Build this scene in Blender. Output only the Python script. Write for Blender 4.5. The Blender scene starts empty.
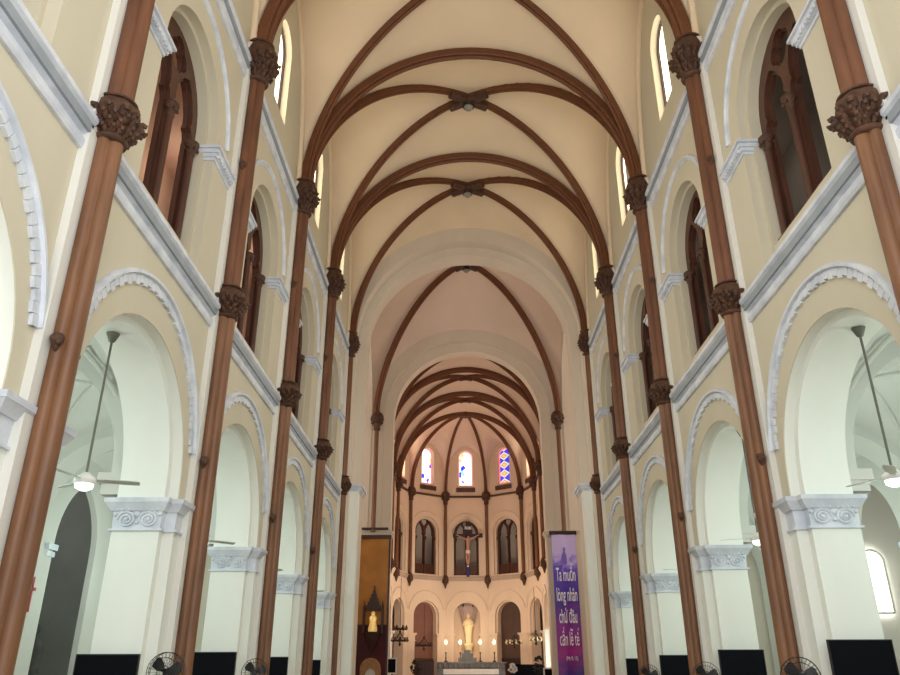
import bpy, bmesh, math, random
from mathutils import Vector, Matrix
from mathutils.geometry import tessellate_polygon
random.seed(7)
PI = math.pi
sc = bpy.context.scene
C = sc.collection
BAY = 5.861
Y1 = 8.771
YK = [Y1 + BAY * k for k in range(-1, 5)]          # 2.91, 8.77, 14.63, 20.49, 26.35, 32.22
XW, SH = 5.58, 5.36                                  # wall face, shaft axis
ZS = 14.3                                           # vault springing
EYE = 1.6                                           # heights below are measured from eye level; everything is lifted at the end

# ------------------------------------------------------------------ materials
def srgb(r, g, b):
    f = lambda c: (c / 255 / 12.92) if c / 255 <= .04045 else ((c / 255 + .055) / 1.055) ** 2.4
    return (f(r), f(g), f(b), 1)

def mat(name, col, rough=.7, metal=0, noise=.06, scale=3.0, bump=.0, streak=False, emit=None, es=1.0, spec=.4, dirt=None):
    m = bpy.data.materials.new(name); m.use_nodes = True
    nt = m.node_tree; b = nt.nodes['Principled BSDF']
    b.inputs['Roughness'].default_value = rough; b.inputs['Metallic'].default_value = metal
    b.inputs['Specular IOR Level'].default_value = spec
    c = srgb(*col)
    tc = nt.nodes.new('ShaderNodeTexCoord')
    n = nt.nodes.new('ShaderNodeTexNoise'); n.inputs['Scale'].default_value = scale; n.inputs['Detail'].default_value = 6
    if streak:
        mp = nt.nodes.new('ShaderNodeMapping'); mp.inputs['Scale'].default_value = (1, 1, .18)
        nt.links.new(tc.outputs['Object'], mp.inputs['Vector']); nt.links.new(mp.outputs['Vector'], n.inputs['Vector'])
    else:
        nt.links.new(tc.outputs['Object'], n.inputs['Vector'])
    r = nt.nodes.new('ShaderNodeValToRGB')
    r.color_ramp.elements[0].position = .35; r.color_ramp.elements[1].position = .65
    d = 1 - noise * 2.2
    dc = srgb(*dirt) if dirt else tuple(x * d for x in c[:3]) + (1,)
    r.color_ramp.elements[0].color = dc; r.color_ramp.elements[1].color = c
    nt.links.new(n.outputs['Fac'], r.inputs['Fac']); nt.links.new(r.outputs['Color'], b.inputs['Base Color'])
    if bump:
        n2 = nt.nodes.new('ShaderNodeTexNoise'); n2.inputs['Scale'].default_value = scale * 9; n2.inputs['Detail'].default_value = 4
        nt.links.new(tc.outputs['Object'], n2.inputs['Vector'])
        bp = nt.nodes.new('ShaderNodeBump'); bp.inputs['Strength'].default_value = bump; bp.inputs['Distance'].default_value = .03
        nt.links.new(n2.outputs['Fac'], bp.inputs['Height']); nt.links.new(bp.outputs['Normal'], b.inputs['Normal'])
    if emit:
        b.inputs['Emission Color'].default_value = srgb(*emit); b.inputs['Emission Strength'].default_value = es
    return m

M = {}
M['vault'] = mat('vault_plaster', (232, 211, 182), .85, noise=.03, scale=.5, bump=.03)
M['vault_pink'] = mat('chancel_vault_plaster', (224, 202, 186), .85, noise=.03, scale=.5, bump=.03)
M['wall'] = mat('cream_wall_plaster', (206, 198, 177), .85, noise=.035, scale=.6, bump=.05, streak=True)
M['wallc'] = mat('chancel_wall_plaster', (228, 208, 186), .85, noise=.035, scale=.6, bump=.05, streak=True)
M['arch'] = mat('arch_plaster', (216, 204, 188), .85, noise=.03, scale=.6, bump=.05, streak=True)
M['pier'] = mat('pier_plaster', (235, 237, 230), .7, noise=.03, scale=.8, bump=.04, streak=True)
M['aisle'] = mat('aisle_plaster', (206, 205, 199), .85, noise=.03, scale=.5, bump=.04)
M['trim'] = mat('pale_grey_trim', (218, 223, 231), .6, noise=.05, scale=2.5, bump=.05, dirt=(192, 198, 210))
M['trimd'] = mat('grey_blue_trim', (150, 158, 166), .6, noise=.05, scale=2.5)
M['strip'] = mat('white_pilaster_plaster', (220, 218, 212), .8, noise=.03, scale=.8, streak=True)
M['brown'] = mat('terracotta_brown_stone', (128, 86, 56), .42, noise=.1, scale=4, bump=.12, streak=True, dirt=(102, 66, 42))
M['brown_shade'] = mat('brown_stone_shaded', (116, 74, 50), .5, noise=.1, scale=4, bump=.12, streak=True, dirt=(92, 58, 40))  # same stone as the lower shafts, darkened for the weaker light higher up
M['rib'] = mat('brown_rib_stone', (108, 64, 38), .5, noise=.08, scale=5, bump=.1)
M['cap'] = mat('carved_brown_stone', (90, 58, 40), .6, noise=.18, scale=7, bump=.3, dirt=(62, 40, 28))
M['wood'] = mat('dark_red_wood', (84, 50, 36), .45, noise=.15, scale=6, bump=.1, streak=True)
M['dwood'] = mat('dark_wood', (58, 34, 28), .45, noise=.15, scale=6, streak=True)
M['black'] = mat('black_screen', (8, 8, 15), .5, noise=0, spec=.08)
M['bezel'] = mat('black_plastic', (16, 16, 18), .4, noise=0)
M['white'] = mat('white_enamel', (235, 236, 234), .35, noise=.0)
M['steel'] = mat('dark_steel', (60, 60, 62), .35, .8, noise=.05)
M['rod'] = mat('grey_rod_metal', (110, 112, 104), .5, .3, noise=.05)
M['blade'] = mat('grey_fan_blade', (186, 194, 186), .5, noise=.0)
M['marble'] = mat('grey_marble', (122, 120, 118), .3, noise=.15, scale=3)
M['wmarble'] = mat('white_marble', (225, 222, 216), .3, noise=.05, scale=4)
M['gilt'] = mat('gilt', (214, 168, 84), .3, .7, noise=.1, scale=8)
M['cream'] = mat('cream_statue', (244, 226, 180), .5, noise=.04, scale=6)
M['skin'] = mat('painted_flesh', (190, 146, 128), .5, noise=.05, scale=6)
M['cloth'] = mat('white_cloth', (225, 215, 205), .8, noise=.05, scale=6)
M['ochre'] = mat('ochre_panel', (168, 112, 44), .45, .25, noise=.12, scale=1.2)
M['crimson'] = mat('dark_crimson_cloth', (74, 24, 30), .8, noise=.15, scale=2, streak=True)
M['red'] = mat('red_paint', (160, 30, 40), .5, noise=0)
M['blue'] = mat('indigo_cloth', (56, 48, 110), .8, noise=.05)
M['leaf'] = mat('dark_leaves', (26, 34, 26), .6, noise=.2, scale=9)
M['petal'] = mat('white_petals', (236, 234, 238), .7, noise=.05, scale=9)
M['floor'] = mat('floor_tiles', (168, 150, 130), .35, noise=.06, scale=1.5)
M['dark'] = mat('chapel_plaster_shaded', (150, 152, 146), .9, noise=.06, scale=.8)  # dimness of the left chapels put into the plaster colour
M['gal'] = mat('gallery_plaster', (168, 156, 146), .9, noise=.05, scale=.6)
M['galw'] = mat('salmon_gallery_plaster', (206, 170, 146), .9, noise=.05, scale=.6)
M['lampg'] = mat('clear_lamp_glass', (140, 136, 126), .15, noise=0)
M['flame'] = mat('flame', (255, 220, 160), .5, noise=0, emit=(255, 205, 130), es=14)
M['bulb'] = mat('fan_bulb', (255, 255, 250), .4, noise=0, emit=(240, 255, 248), es=3)
M['glow'] = mat('window_glass', (240, 240, 240), .3, noise=0, emit=(255, 238, 208), es=6)
M['cglow'] = mat('bright_white_glass', (240, 240, 240), .3, noise=0, emit=(255, 255, 240), es=9)
M['goldglow'] = mat('gilt_lit', (250, 214, 130), .3, .4, noise=.1, scale=8, emit=(255, 210, 130), es=.5)

def stained(name, seed, wash):
    m = bpy.data.materials.new(name); m.use_nodes = True; nt = m.node_tree; b = nt.nodes['Principled BSDF']
    b.inputs['Base Color'].default_value = (.1, .1, .1, 1); b.inputs['Roughness'].default_value = .2
    tc = nt.nodes.new('ShaderNodeTexCoord'); mp = nt.nodes.new('ShaderNodeMapping')
    mp.inputs['Location'].default_value = (seed, seed * 2, 0)
    mp.inputs['Scale'].default_value = (2.2, 2.2, 2.0)
    v = nt.nodes.new('ShaderNodeTexVoronoi'); v.inputs['Scale'].default_value = 1.6
    nt.links.new(tc.outputs['Object'], mp.inputs['Vector']); nt.links.new(mp.outputs['Vector'], v.inputs['Vector'])
    sp = nt.nodes.new('ShaderNodeSeparateColor'); nt.links.new(v.outputs['Color'], sp.inputs['Color'])
    r = nt.nodes.new('ShaderNodeValToRGB'); r.color_ramp.interpolation = 'CONSTANT'
    cols = [(0, (255, 250, 245)), (wash, (30, 40, 220)), (wash + (1 - wash) * .45, (250, 190, 90)), (wash + (1 - wash) * .65, (120, 225, 220)), (wash + (1 - wash) * .85, (225, 70, 80))]
    e = r.color_ramp.elements
    e[0].position = 0; e[0].color = srgb(*cols[0][1]); e[1].position = cols[1][0]; e[1].color = srgb(*cols[1][1])
    for p, c in cols[2:]:
        x = e.new(min(p, .99)); x.color = srgb(*c)
    nt.links.new(sp.outputs['Red'], r.inputs['Fac'])
    nt.links.new(r.outputs['Color'], b.inputs['Emission Color']); b.inputs['Emission Strength'].default_value = 2.4
    if wash < .6:      # diamond lattice of blue, gold and white panes
        def mth(op, a, b=None):
            n = nt.nodes.new('ShaderNodeMath'); n.operation = op
            for i, q in enumerate((a, b)):
                if q is None: continue
                if isinstance(q, (int, float)): n.inputs[i].default_value = q
                else: nt.links.new(q, n.inputs[i])
            return n.outputs[0]
        sx = nt.nodes.new('ShaderNodeSeparateXYZ'); nt.links.new(tc.outputs['Object'], sx.inputs['Vector'])
        ax = mth('MULTIPLY', mth('ABSOLUTE', mth('ADD', sx.outputs['X'], .12)), 1.7)
        fz = mth('MULTIPLY', mth('ABSOLUTE', mth('SUBTRACT', mth('FRACT', mth('MULTIPLY', sx.outputs['Z'], 1.3)), .5)), 2)
        d = mth('SUBTRACT', 1.25, mth('ADD', ax, fz))
        r2 = nt.nodes.new('ShaderNodeValToRGB'); r2.color_ramp.interpolation = 'CONSTANT'; q = r2.color_ramp.elements
        q[0].position = 0; q[0].color = srgb(40, 40, 225); q[1].position = .3; q[1].color = srgb(235, 240, 255)
        for p_, c_ in ((.55, (245, 190, 90)), (.8, (200, 90, 90)), (.92, (250, 220, 120))):
            x = q.new(p_); x.color = srgb(*c_)
        nt.links.new(d, r2.inputs['Fac']); nt.links.new(r2.outputs['Color'], b.inputs['Emission Color']); b.inputs['Emission Strength'].default_value = 1.5
    return m
M['sg0'] = stained('stained_glass_pale', 3.1, .86)
M['sg1'] = stained('stained_glass_centre', 7.3, .9)
M['sg2'] = stained('stained_glass_blue', 11.9, .42)
M['sgb'] = mat('pink_glass_border', (230, 120, 120), .3, noise=0, emit=(240, 130, 125), es=1.3)

# ------------------------------------------------------------------ mesh builder
class MB:
    def __init__(s): s.v = []; s.f = []
    def add(s, vs, fs):
        o = len(s.v); s.v += [tuple(v) for v in vs]; s.f += [tuple(i + o for i in f) for f in fs]; return s
    def box(s, x0, x1, y0, y1, z0, z1, taper=None):
        t = taper or 0
        vs = [(x0, y0, z0), (x1, y0, z0), (x1, y1, z0), (x0, y1, z0), (x0 - t, y0 - t, z1), (x1 + t, y0 - t, z1), (x1 + t, y1 + t, z1), (x0 - t, y1 + t, z1)]
        return s.add(vs, [(3, 2, 1, 0), (4, 5, 6, 7), (0, 1, 5, 4), (1, 2, 6, 5), (2, 3, 7, 6), (3, 0, 4, 7)])
    def lathe(s, prof, n=16, c=(0, 0, 0), closed=True, sx=1, sy=1, lob=None):
        vs = []; fs = []
        for (r, z) in prof:
            for i in range(n):
                a = 2 * PI * i / n; rr = r * (lob(a) if lob else 1)
                vs.append((c[0] + rr * math.cos(a) * sx, c[1] + rr * math.sin(a) * sy, c[2] + z))
        for j in range(len(prof) - 1):
            for i in range(n):
                k = (i + 1) % n; fs.append((j * n + i, j * n + k, (j + 1) * n + k, (j + 1) * n + i))
        if closed:
            fs.append(tuple(range(n - 1, -1, -1))); fs.append(tuple((len(prof) - 1) * n + i for i in range(n)))
        return s.add(vs, fs)
    def ball(s, c, r, n=8, sq=(1, 1, 1)):
        p = [(r * math.sin(PI * j / n) + 1e-4, -r * math.cos(PI * j / n) * sq[2]) for j in range(n + 1)]
        return s.lathe(p, n + 2, c, True, sq[0], sq[1])
    def tube(s, pts, r, n=8, closed=True):
        pts = [Vector(p) for p in pts]; rings = []
        up = None
        for i, p in enumerate(pts):
            t = (pts[min(i + 1, len(pts) - 1)] - pts[max(i - 1, 0)]).normalized()
            if up is None:
                up = Vector((0, 0, 1)) if abs(t.z) < .9 else Vector((1, 0, 0))
            a = (up - t * up.dot(t)).normalized(); b = t.cross(a); up = a
            rr = r[i] if isinstance(r, (list, tuple)) else r
            rings.append([p + a * rr * math.cos(2 * PI * k / n) + b * rr * math.sin(2 * PI * k / n) for k in range(n)])
        vs = [v for g in rings for v in g]; fs = []
        for j in range(len(pts) - 1):
            for i in range(n):
                k = (i + 1) % n; fs.append((j * n + i, j * n + k, (j + 1) * n + k, (j + 1) * n + i))
        if closed: fs.append(tuple(range(n - 1, -1, -1))); fs.append(tuple((len(pts) - 1) * n + i for i in range(n)))
        return s.add(vs, fs)
    def sweep(s, pts, B, prof, inward):
        """profile (w along B, d along the inward normal), path in a plane perpendicular to B"""
        pts = [Vector(p) for p in pts]; B = Vector(B).normalized(); n = len(prof); vs = []; fs = []
        for i, p in enumerate(pts):
            t = (pts[min(i + 1, len(pts) - 1)] - pts[max(i - 1, 0)]).normalized()
            nn = t.cross(B).normalized()
            if nn.dot(Vector(inward) - p) < 0: nn = -nn
            vs += [p + B * w + nn * d for (w, d) in prof]
        for j in range(len(pts) - 1):
            for i in range(n):
                k = (i + 1) % n; fs.append((j * n + i, j * n + k, (j + 1) * n + k, (j + 1) * n + i))
        fs.append(tuple(range(n))); fs.append(tuple((len(pts) - 1) * n + i for i in reversed(range(n))))
        return s.add(vs, fs)
    def slab(s, outer, holes, t0, t1, mp):
        loops = [outer] + holes; flat = [p for l in loops for p in l]
        tr = tessellate_polygon([[Vector((x, y, 0)) for x, y in l] for l in loops]); n = len(flat)
        vs = [mp(x, z, t0) for x, z in flat] + [mp(x, z, t1) for x, z in flat]
        fs = [tuple(t) for t in tr] + [tuple(i + n for i in reversed(t)) for t in tr]
        o = 0
        for l in loops:
            m = len(l)
            for i in range(m):
                j = (i + 1) % m; fs.append((o + i, o + j, o + j + n, o + i + n))
            o += m
        return s.add(vs, fs)
    def mesh(s, name, m, smooth=None):
        me = bpy.data.meshes.new(name); me.from_pydata(s.v, [], s.f)
        bm = bmesh.new(); bm.from_mesh(me); bmesh.ops.recalc_face_normals(bm, faces=bm.faces)
        if smooth is not None:
            for f in bm.faces: f.smooth = True
            ang = math.radians(smooth)
            for e in bm.edges:
                e.smooth = not (len(e.link_faces) == 2 and e.calc_face_angle(0) > ang)
        bm.to_mesh(me); bm.free(); me.materials.append(m); return me
    def build(s, name, m, parent=None, smooth=None, loc=None, rz=None):
        return put(name, s.mesh(name, m, smooth), parent, loc, rz)

def put(name, me, parent=None, loc=None, rz=None):
    o = bpy.data.objects.new(name, me); C.objects.link(o); o.parent = parent
    if loc: o.location = loc
    if rz is not None: o.rotation_euler = (0, 0, rz)
    return o
def tag(o, label, cat, group=None):
    o['label'] = label; o['category'] = cat
    if group: o['group'] = group
    return o
def thing(name, label, cat, loc=(0, 0, 0), rz=0, group=None):
    o = bpy.data.objects.new(name, None); C.objects.link(o); o.location = loc; o.rotation_euler = (0, 0, rz)
    o.empty_display_size = .2
    return tag(o, label, cat, group)
def struct(o): o['kind'] = 'structure'; return o
def copy_tree(o, loc, rz, label, group=None):
    r = o.copy(); C.objects.link(r); r.location = loc; r.rotation_euler = (0, 0, rz); r['label'] = label
    if group: r['group'] = group
    for ch in list(o.children):
        c = ch.copy(); C.objects.link(c); c.parent = r
        for g in list(ch.children):
            d = g.copy(); C.objects.link(d); d.parent = c
    return r

def arc(r, zc, n=20, a0=0, a1=PI, cx=0):
    return [(cx + r * math.cos(a0 + (a1 - a0) * i / n), zc + r * math.sin(a0 + (a1 - a0) * i / n)) for i in range(n + 1)]
def archloop(r, zc, z0, cx=0, n=20):
    return [(cx - r, z0), (cx + r, z0)] + arc(r, zc, n, cx=cx)
def pointed(hw, zs, apex, z0, cx=0, n=10):
    h = apex - zs; R = (hw * hw + h * h) / (2 * hw) if h > hw else hw * 1.0001
    R = max(R, hw); pts = [(cx - hw, z0), (cx + hw, z0)]
    c = cx + hw - R; a = math.atan2(h, cx - c)
    pts += [(c + R * math.cos(a * i / n), zs + R * math.sin(a * i / n)) for i in range(n + 1)]
    c2 = cx - hw + R
    pts += [(c2 - R * math.cos(a * i / n), zs + R * math.sin(a * i / n)) for i in range(n - 1, -1, -1)]
    return pts

def side_map(side, ym):         # local (s along Y, z, t outward) of the nave side walls
    return lambda s, z, t: (side * (XW + t), ym + s, z)
def frame_map(ox, oy, th):      # wall whose outward normal is (sin th, cos th); s runs to its right
    return lambda s, z, t: (ox + t * math.sin(th) + s * math.cos(th), oy + t * math.cos(th) - s * math.sin(th), z)
NAME = {-1: 'left', 1: 'right'}
ORD = ['nearest', 'second', 'third', 'fourth', 'fifth', 'sixth']

# ------------------------------------------------------------------ nave side walls
BT = 13.05
def bay_wall(mb, hw, mp, ar_o=2.25, ar_i=2.07, zc=3.15, tri=True, cler=True, rt=1.5, rti=1.4, zt=10.55, sill=7.3, top=21.2, rc=.68, zcl=17.5, scl=14.95, thick=1.06, full=False):
    for (t0, t1, ra, rT) in ((0, .02, ar_o, rt), (.02, .2, ar_o, rt), (.2, thick, ar_i, rti)):
        if full:
            outer = [(-hw, -EYE), (hw, -EYE), (hw, top), (-hw, top)]
        else:
            outer = [(-hw, 2.9), (-ra, 2.9)] + list(reversed(arc(ra, zc + (.05 if t0 > .1 else 0), 24))) + [(ra, 2.9), (hw, 2.9), (hw, top), (-hw, top)]
        holes = []
        if tri: holes.append(archloop(rT, zt, sill + (.35 if t0 > .1 and sill < 7.35 else 0)))
        if cler and rc: holes.append(archloop(rc, zcl, scl))
        if isinstance(mb, tuple) and t0:      # white below the string course, cream above it
            zs_ = 6.9
            mb[1].slab([p for p in outer if p[1] < zs_] + [(hw, zs_), (-hw, zs_)], [], t0, t1, mp)
            mb[0].slab([(-hw, zs_), (hw, zs_), (hw, top), (-hw, top)], holes, t0, min(t1, .64), mp)
        else: (mb[0] if isinstance(mb, tuple) else mb).slab(outer, holes, t0, t1, mp)

for side in (-1, 1):
    w = MB(); w2 = MB()
    for k in range(5):
        bay_wall((w, w2), BAY / 2, side_map(side, YK[k] + BAY / 2))
    bl = side_map(side, 0)
    w.slab([(YK[5], 2.9), (33.9, 2.9), (33.9, 21.2), (YK[5], 21.2)], [], 0, 1.3, bl)
    struct(w.build('wall_' + NAME[side], M['wall'], smooth=25)); struct(w2.build('wall_core_' + NAME[side], M['pier'], smooth=25))
    # cornices
    ca = MB(); cb = MB(); mpx = side_map(side, 0)
    PA = [(0, 6.56), (-.05, 6.56), (-.075, 6.61), (-.075, 6.70), (-.02, 6.73), (-.02, 6.78), (-.08, 6.81), (-.115, 6.88), (-.12, 6.92), (-.12, 6.97), (-.17, 7.01), (-.17, 7.09), (-.15, 7.11), (0, 7.12)]
    for mb_, dz in ((ca, 0), (cb, 6.62)):
        for k in range(5):
            n = len(PA)
            vs = [mpx(y, z + dz, t) for y in (YK[k] + .3, YK[k + 1] - .3) for (t, z) in PA]
            mb_.add(vs, [(i, (i + 1) % n, n + (i + 1) % n, n + i) for i in range(n)] + [tuple(range(n)), tuple(range(n, 2 * n))])
    struct(ca.build('trim_1' if side < 0 else 'trim_2', M['trim']))
    struct(cb.build('trim_3' if side < 0 else 'trim_4', M['trim']))
    fr = MB(); fb = MB()
    for mb_, dz in ((fr, 0), (fb, 6.62)):
        for k in range(5):
            y0, y1 = YK[k] + .36, YK[k + 1] - .36
            xa, xb = sorted((side * (XW - .128), side * (XW - .05)))
            mb_.box(xa, xb, y0, y1, 6.82 + dz, 6.965 + dz)
    struct(fr.build('trim_5' if side < 0 else 'trim_6', M['trimd'])); struct(fb.build('trim_7' if side < 0 else 'trim_8', M['trimd']))
    # pilaster strips
    ps = MB()
    for k in range(0, 6):
        xa, xb = sorted((side * (XW - .12), side * (XW + .0)))
        ps.box(xa, xb, YK[k] - .36, YK[k] + .36, -EYE, 14.3)
    struct(ps.build('trim_9' if side < 0 else 'trim_10', M['strip']))

def hood(parentname, r0, r1, zc, a0, a1, dent, proj, loc, rz, label, group):
    hm = M['wallc'] if loc[1] > 45 else M['trim']
    key = (r0, r1, zc, dent)
    if key not in hood.c:
        m = MB(); N = 40
        P = [(r0 + (r1 - r0) * .3 if dent else r0, 0), (r0 + (r1 - r0) * .3 if dent else r0, -proj * .35), (r1 - .09, -proj * .4), (r1 - .07, -proj), (r1 - .02, -proj), (r1, -proj * .7), (r1, 0)]
        vs = []; n = len(P)
        for i in range(N + 1):
            a = a0 + (a1 - a0) * i / N
            vs += [(r * math.cos(a), t, zc + r * math.sin(a)) for r, t in P]
        fs = [(j * n + i, j * n + (i + 1) % n, (j + 1) * n + (i + 1) % n, (j + 1) * n + i) for j in range(N) for i in range(n)]
        fs += [tuple(range(n)), tuple(N * n + i for i in range(n))]
        m.add(vs, fs); me = m.mesh('hood_moulding', hm, 40); d = None
        if dent:
            m = MB(); nb = 46
            for i in range(nb):
                aa = a0 + (a1 - a0) * (i + .0) / nb; ab = a0 + (a1 - a0) * (i + 1.0) / nb
                ri = r0 if i % 2 else r0 + .035; tt = -proj * .52; ab -= (ab - aa) * .07; ro = r1 - (.12 if i % 2 else .09)
                q = [(ri, aa), (ro, aa), (ro, ab), (ri, ab)]
                vs = [(r * math.cos(a), t, zc + r * math.sin(a)) for t in (0, tt) for r, a in q]
                m.add(vs, [(0, 1, 2, 3), (7, 6, 5, 4), (0, 1, 5, 4), (1, 2, 6, 5), (2, 3, 7, 6), (3, 0, 4, 7)])
            d = m.mesh('dentil_band', M['trim'])
        hood.c[key] = (me, d)
    me, d = hood.c[key]
    r = thing('hood_mould', label, 'arch moulding', loc, rz, group)
    put('moulding', me, r)
    if d: put('dentil_band', d, r)
    return r
hood.c = {}

# ------------------------------------------------------------------ things of the nave walls
def rot(side): return PI / 2 if side < 0 else -PI / 2

def lobed(scale=1.0, n=48):     # clustered-shaft outline, front towards -y (the nave)
    circ = [((0, -.10), .145), ((.135, .03), .115), ((-.135, .03), .115), ((0, .08), .14)]
    pts = []
    for i in range(n):
        a = 2 * PI * i / n; d = (math.cos(a), math.sin(a)); best = 0
        for (cx, cy), r in circ:
            b = d[0] * cx + d[1] * cy; q = b * b - (cx * cx + cy * cy) + r * r
            if q > 0: best = max(best, b + math.sqrt(q))
        pts.append((d[0] * best * scale, d[1] * best * scale))
    return pts
def prism(mb, outline, z0, z1):
    n = len(outline)
    mb.add([(x, y, z) for z in (z0, z1) for x, y in outline], [tuple(range(n - 1, -1, -1)), tuple(range(n, 2 * n))] + [(i, (i + 1) % n, n + (i + 1) % n, n + i) for i in range(n)])
def capital_mesh(h, name, s=1.0):
    m = MB()
    # neck ring, foliage bell, faceted block, top ring
    m.lathe([(.20 * s, 0), (.25 * s, .02), (.27 * s, .06), (.23 * s, .1), (.22 * s, .12)], 20)
    m.lathe([(.2 * s, .1), (.22 * s, .2 * h), (.30 * s, .38 * h), (.38 * s, .52 * h)], 20)
    m.lathe([(.38 * s, .5 * h), (.41 * s, .6 * h), (.37 * s, .82 * h), (.27 * s, .93 * h), (.25 * s, .95 * h)], 8)
    m.lathe([(.24 * s, .92 * h), (.30 * s, .94 * h), (.31 * s, .97 * h), (.28 * s, h), (.2 * s, h)], 20)
    rnd = random.Random(5)
    for row, (rr, zz, n, br) in enumerate(((.22, .2, 14, .05), (.27, .3, 12, .06), (.33, .42, 14, .06), (.36, .54, 12, .06))):
        for i in range(n):
            a = 2 * PI * (i + .5 * (row % 2) + rnd.uniform(-.15, .15)) / n; c_, s_ = math.cos(a), math.sin(a)
            q = [(rr - .03, zz - .07), (rr + .02, zz), (rr + .07, zz + .05), (rr + .1, zz + .03), (rr + .1, zz - .02)]
            m.tube([(r_ * s * c_, r_ * s * s_, z_ * h) for r_, z_ in q], [br * .6 * s, br * s, br * .9 * s, br * .7 * s, br * .35 * s], 6)
    for i in range(4):
        a = PI / 4 + PI / 2 * i
        m.tube([(r_ * s * math.cos(a), r_ * s * math.sin(a), z_ * h) for r_, z_ in ((.34, .5), (.43, .62), (.47, .58), (.46, .52))], [.08 * s, .08 * s, .07 * s, .04 * s], 8)
    return m.mesh(name, M['cap'], 50)
capA = capital_mesh(.75, 'capital', .92); capB = capital_mesh(1.25, 'capital', 1.1)
lo = lobed()
m = MB(); prism(m, lobed(.8), -EYE, 6.9); shaft_lo = m.mesh('lower_shaft', M['brown'], 45)
m = MB(); prism(m, lobed(.86), 7.55, 13.35); shaft_hi = m.mesh('upper_shaft', M['brown_shade'], 45)
m = MB(); m.lathe([(.38, -EYE), (.38, -1.3), (.33, -1.25), (.35, -1.15), (.3, -1.05), (.27, -1.0)], 8); base_me = m.mesh('base', M['brown'], 40)
m = MB()
for zz in (3.75, 10.7):
    for sx in (-1, 1):
        m.lathe([(.02, -.12), (.05, -.06), (.075, 0), (.085, .06), (.06, .1)], 10, (sx * .21, .0, zz)); m.ball((sx * .25, -.04, zz - .02), .045, 6); m.ball((sx * .25, .03, zz + .03), .045, 6)
corb_me = m.mesh('corbel', M['cap'], 50)
def column(loc, rz, label, group):
    r = thing('clustered_column', label, 'column', loc, rz, group)
    put('base', base_me, r); put('lower_shaft', shaft_lo, r); put('capital', capA, r, (0, 0, 6.87)); put('upper_shaft', shaft_hi, r)
    put('capital', capB, r, (0, 0, 13.25)); put('corbel', corb_me, r)
    return r
def slim(side, lab):
    r = thing('slim_column', lab, 'column', (side * 5.4, YK[5], 0), rot(side))
    for n_, z0, z1 in (('lower_shaft', -EYE, 7.0), ('upper_shaft', 7.5, 13.5)):
        m = MB(); prism(m, lobed(.55), z0, z1); m.build(n_, M['brown'], r, 45)
    put('capital', capA, r, (0, 0, 6.9)).scale = (.8, .8, 1.1)
    put('capital', capB, r, (0, 0, 13.2)).scale = (.8, .8, 1.0)
col0 = None
colw = ['standing nearest the camera', 'second from the camera', 'third from the camera', 'fourth from the camera', 'farthest, slimmest, beside the crossing arch']
for side in (-1, 1):
    for k in range(1, 6):
        lab = 'brown clustered column with two carved capitals on the %s nave wall, %s' % (NAME[side], colw[k - 1])
        lab = 'brown clustered column on the %s nave wall, %s' % (NAME[side], colw[k - 1])
        if k == 5:
            slim(side, lab); continue
        if col0 is None: col0 = column((side * SH, YK[k], 0), rot(side), lab, 'nave columns')
        else: copy_tree(col0, (side * SH, YK[k], 0), rot(side), lab, 'nave columns')

# arcade piers
def pier_proto():
    r = thing('arcade_pier', '', 'pier', (0, 0, 0), 0, 'arcade piers')
    m = MB(); m.box(-.86, .86, .2, 1.06, -EYE, 2.36); m.box(-.68, .68, 0, .2, -EYE, 2.36)
    m.box(-.92, .92, .16, 1.12, -EYE, -1.2); m.box(-.74, .74, -.06, .16, -EYE, -1.2)
    m.build('shaft', M['pier'], r)
    m = MB()
    def tier(z0, z1, p0, p1):
        for (xa, ya, yb) in ((.86, .2, 1.06), (.68, 0, .2)):
            vs = [(-xa - p0, ya - p0, z0), (xa + p0, ya - p0, z0), (xa + p0, yb + p0, z0), (-xa - p0, yb + p0, z0),
                  (-xa - p1, ya - p1, z1), (xa + p1, ya - p1, z1), (xa + p1, yb + p1, z1), (-xa - p1, yb + p1, z1)]
            m.add(vs, [(3, 2, 1, 0), (4, 5, 6, 7), (0, 1, 5, 4), (1, 2, 6, 5), (2, 3, 7, 6), (3, 0, 4, 7)])
    tier(2.33, 2.37, .05, .05); tier(2.37, 2.68, .0, .015); tier(2.68, 2.74, .05, .09); tier(2.74, 2.82, .09, .14); tier(2.82, 2.9, .15, .16)
    cap = m.build('capital', M['trim'], r)
    for sx in (-1, 1):
        m = MB(); x0 = sx * .885
        for cy in (.42, .82):
            pts = [(x0, cy + (.17 - .11 * i / 22) * math.cos(.5 * i * (1 if cy < .6 else -1)), 2.53 + (.15 - .1 * i / 22) * math.sin(.5 * i)) for i in range(23)]
            m.tube(pts, .022, 5)
            m.ball((x0, cy, 2.53), .045, 6)
            m.ball((x0, cy + .2, 2.62), .04, 5); m.ball((x0, cy - .2, 2.62), .04, 5)
        m.tube([(x0, .24, 2.62), (x0, .38, 2.7), (x0, .62, 2.6), (x0, .86, 2.7), (x0, 1.0, 2.62)], .02, 5)
        m.ball((x0, .62, 2.62), .06, 6); m.ball((x0, .62, 2.48), .035, 5)
        for i in range(8): m.ball((x0 + sx * .02, .25 + i * .105, 2.71), .035, 5)
        m.build('scroll_carving', M['trim'], cap, 50)
    return r
pier = pier_proto()
first = True
for side in (-1, 1):
    for k in range(1, 6):
        lab = 'white square pier with scroll-carved capital behind the %s %s column' % (ORD[k - 1], NAME[side])
        if first: pier.location = (side * XW, YK[k], 0); pier.rotation_euler = (0, 0, rot(side)); pier['label'] = lab; first = False
        else: copy_tree(pier, (side * XW, YK[k], 0), rot(side), lab, 'arcade piers')

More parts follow.
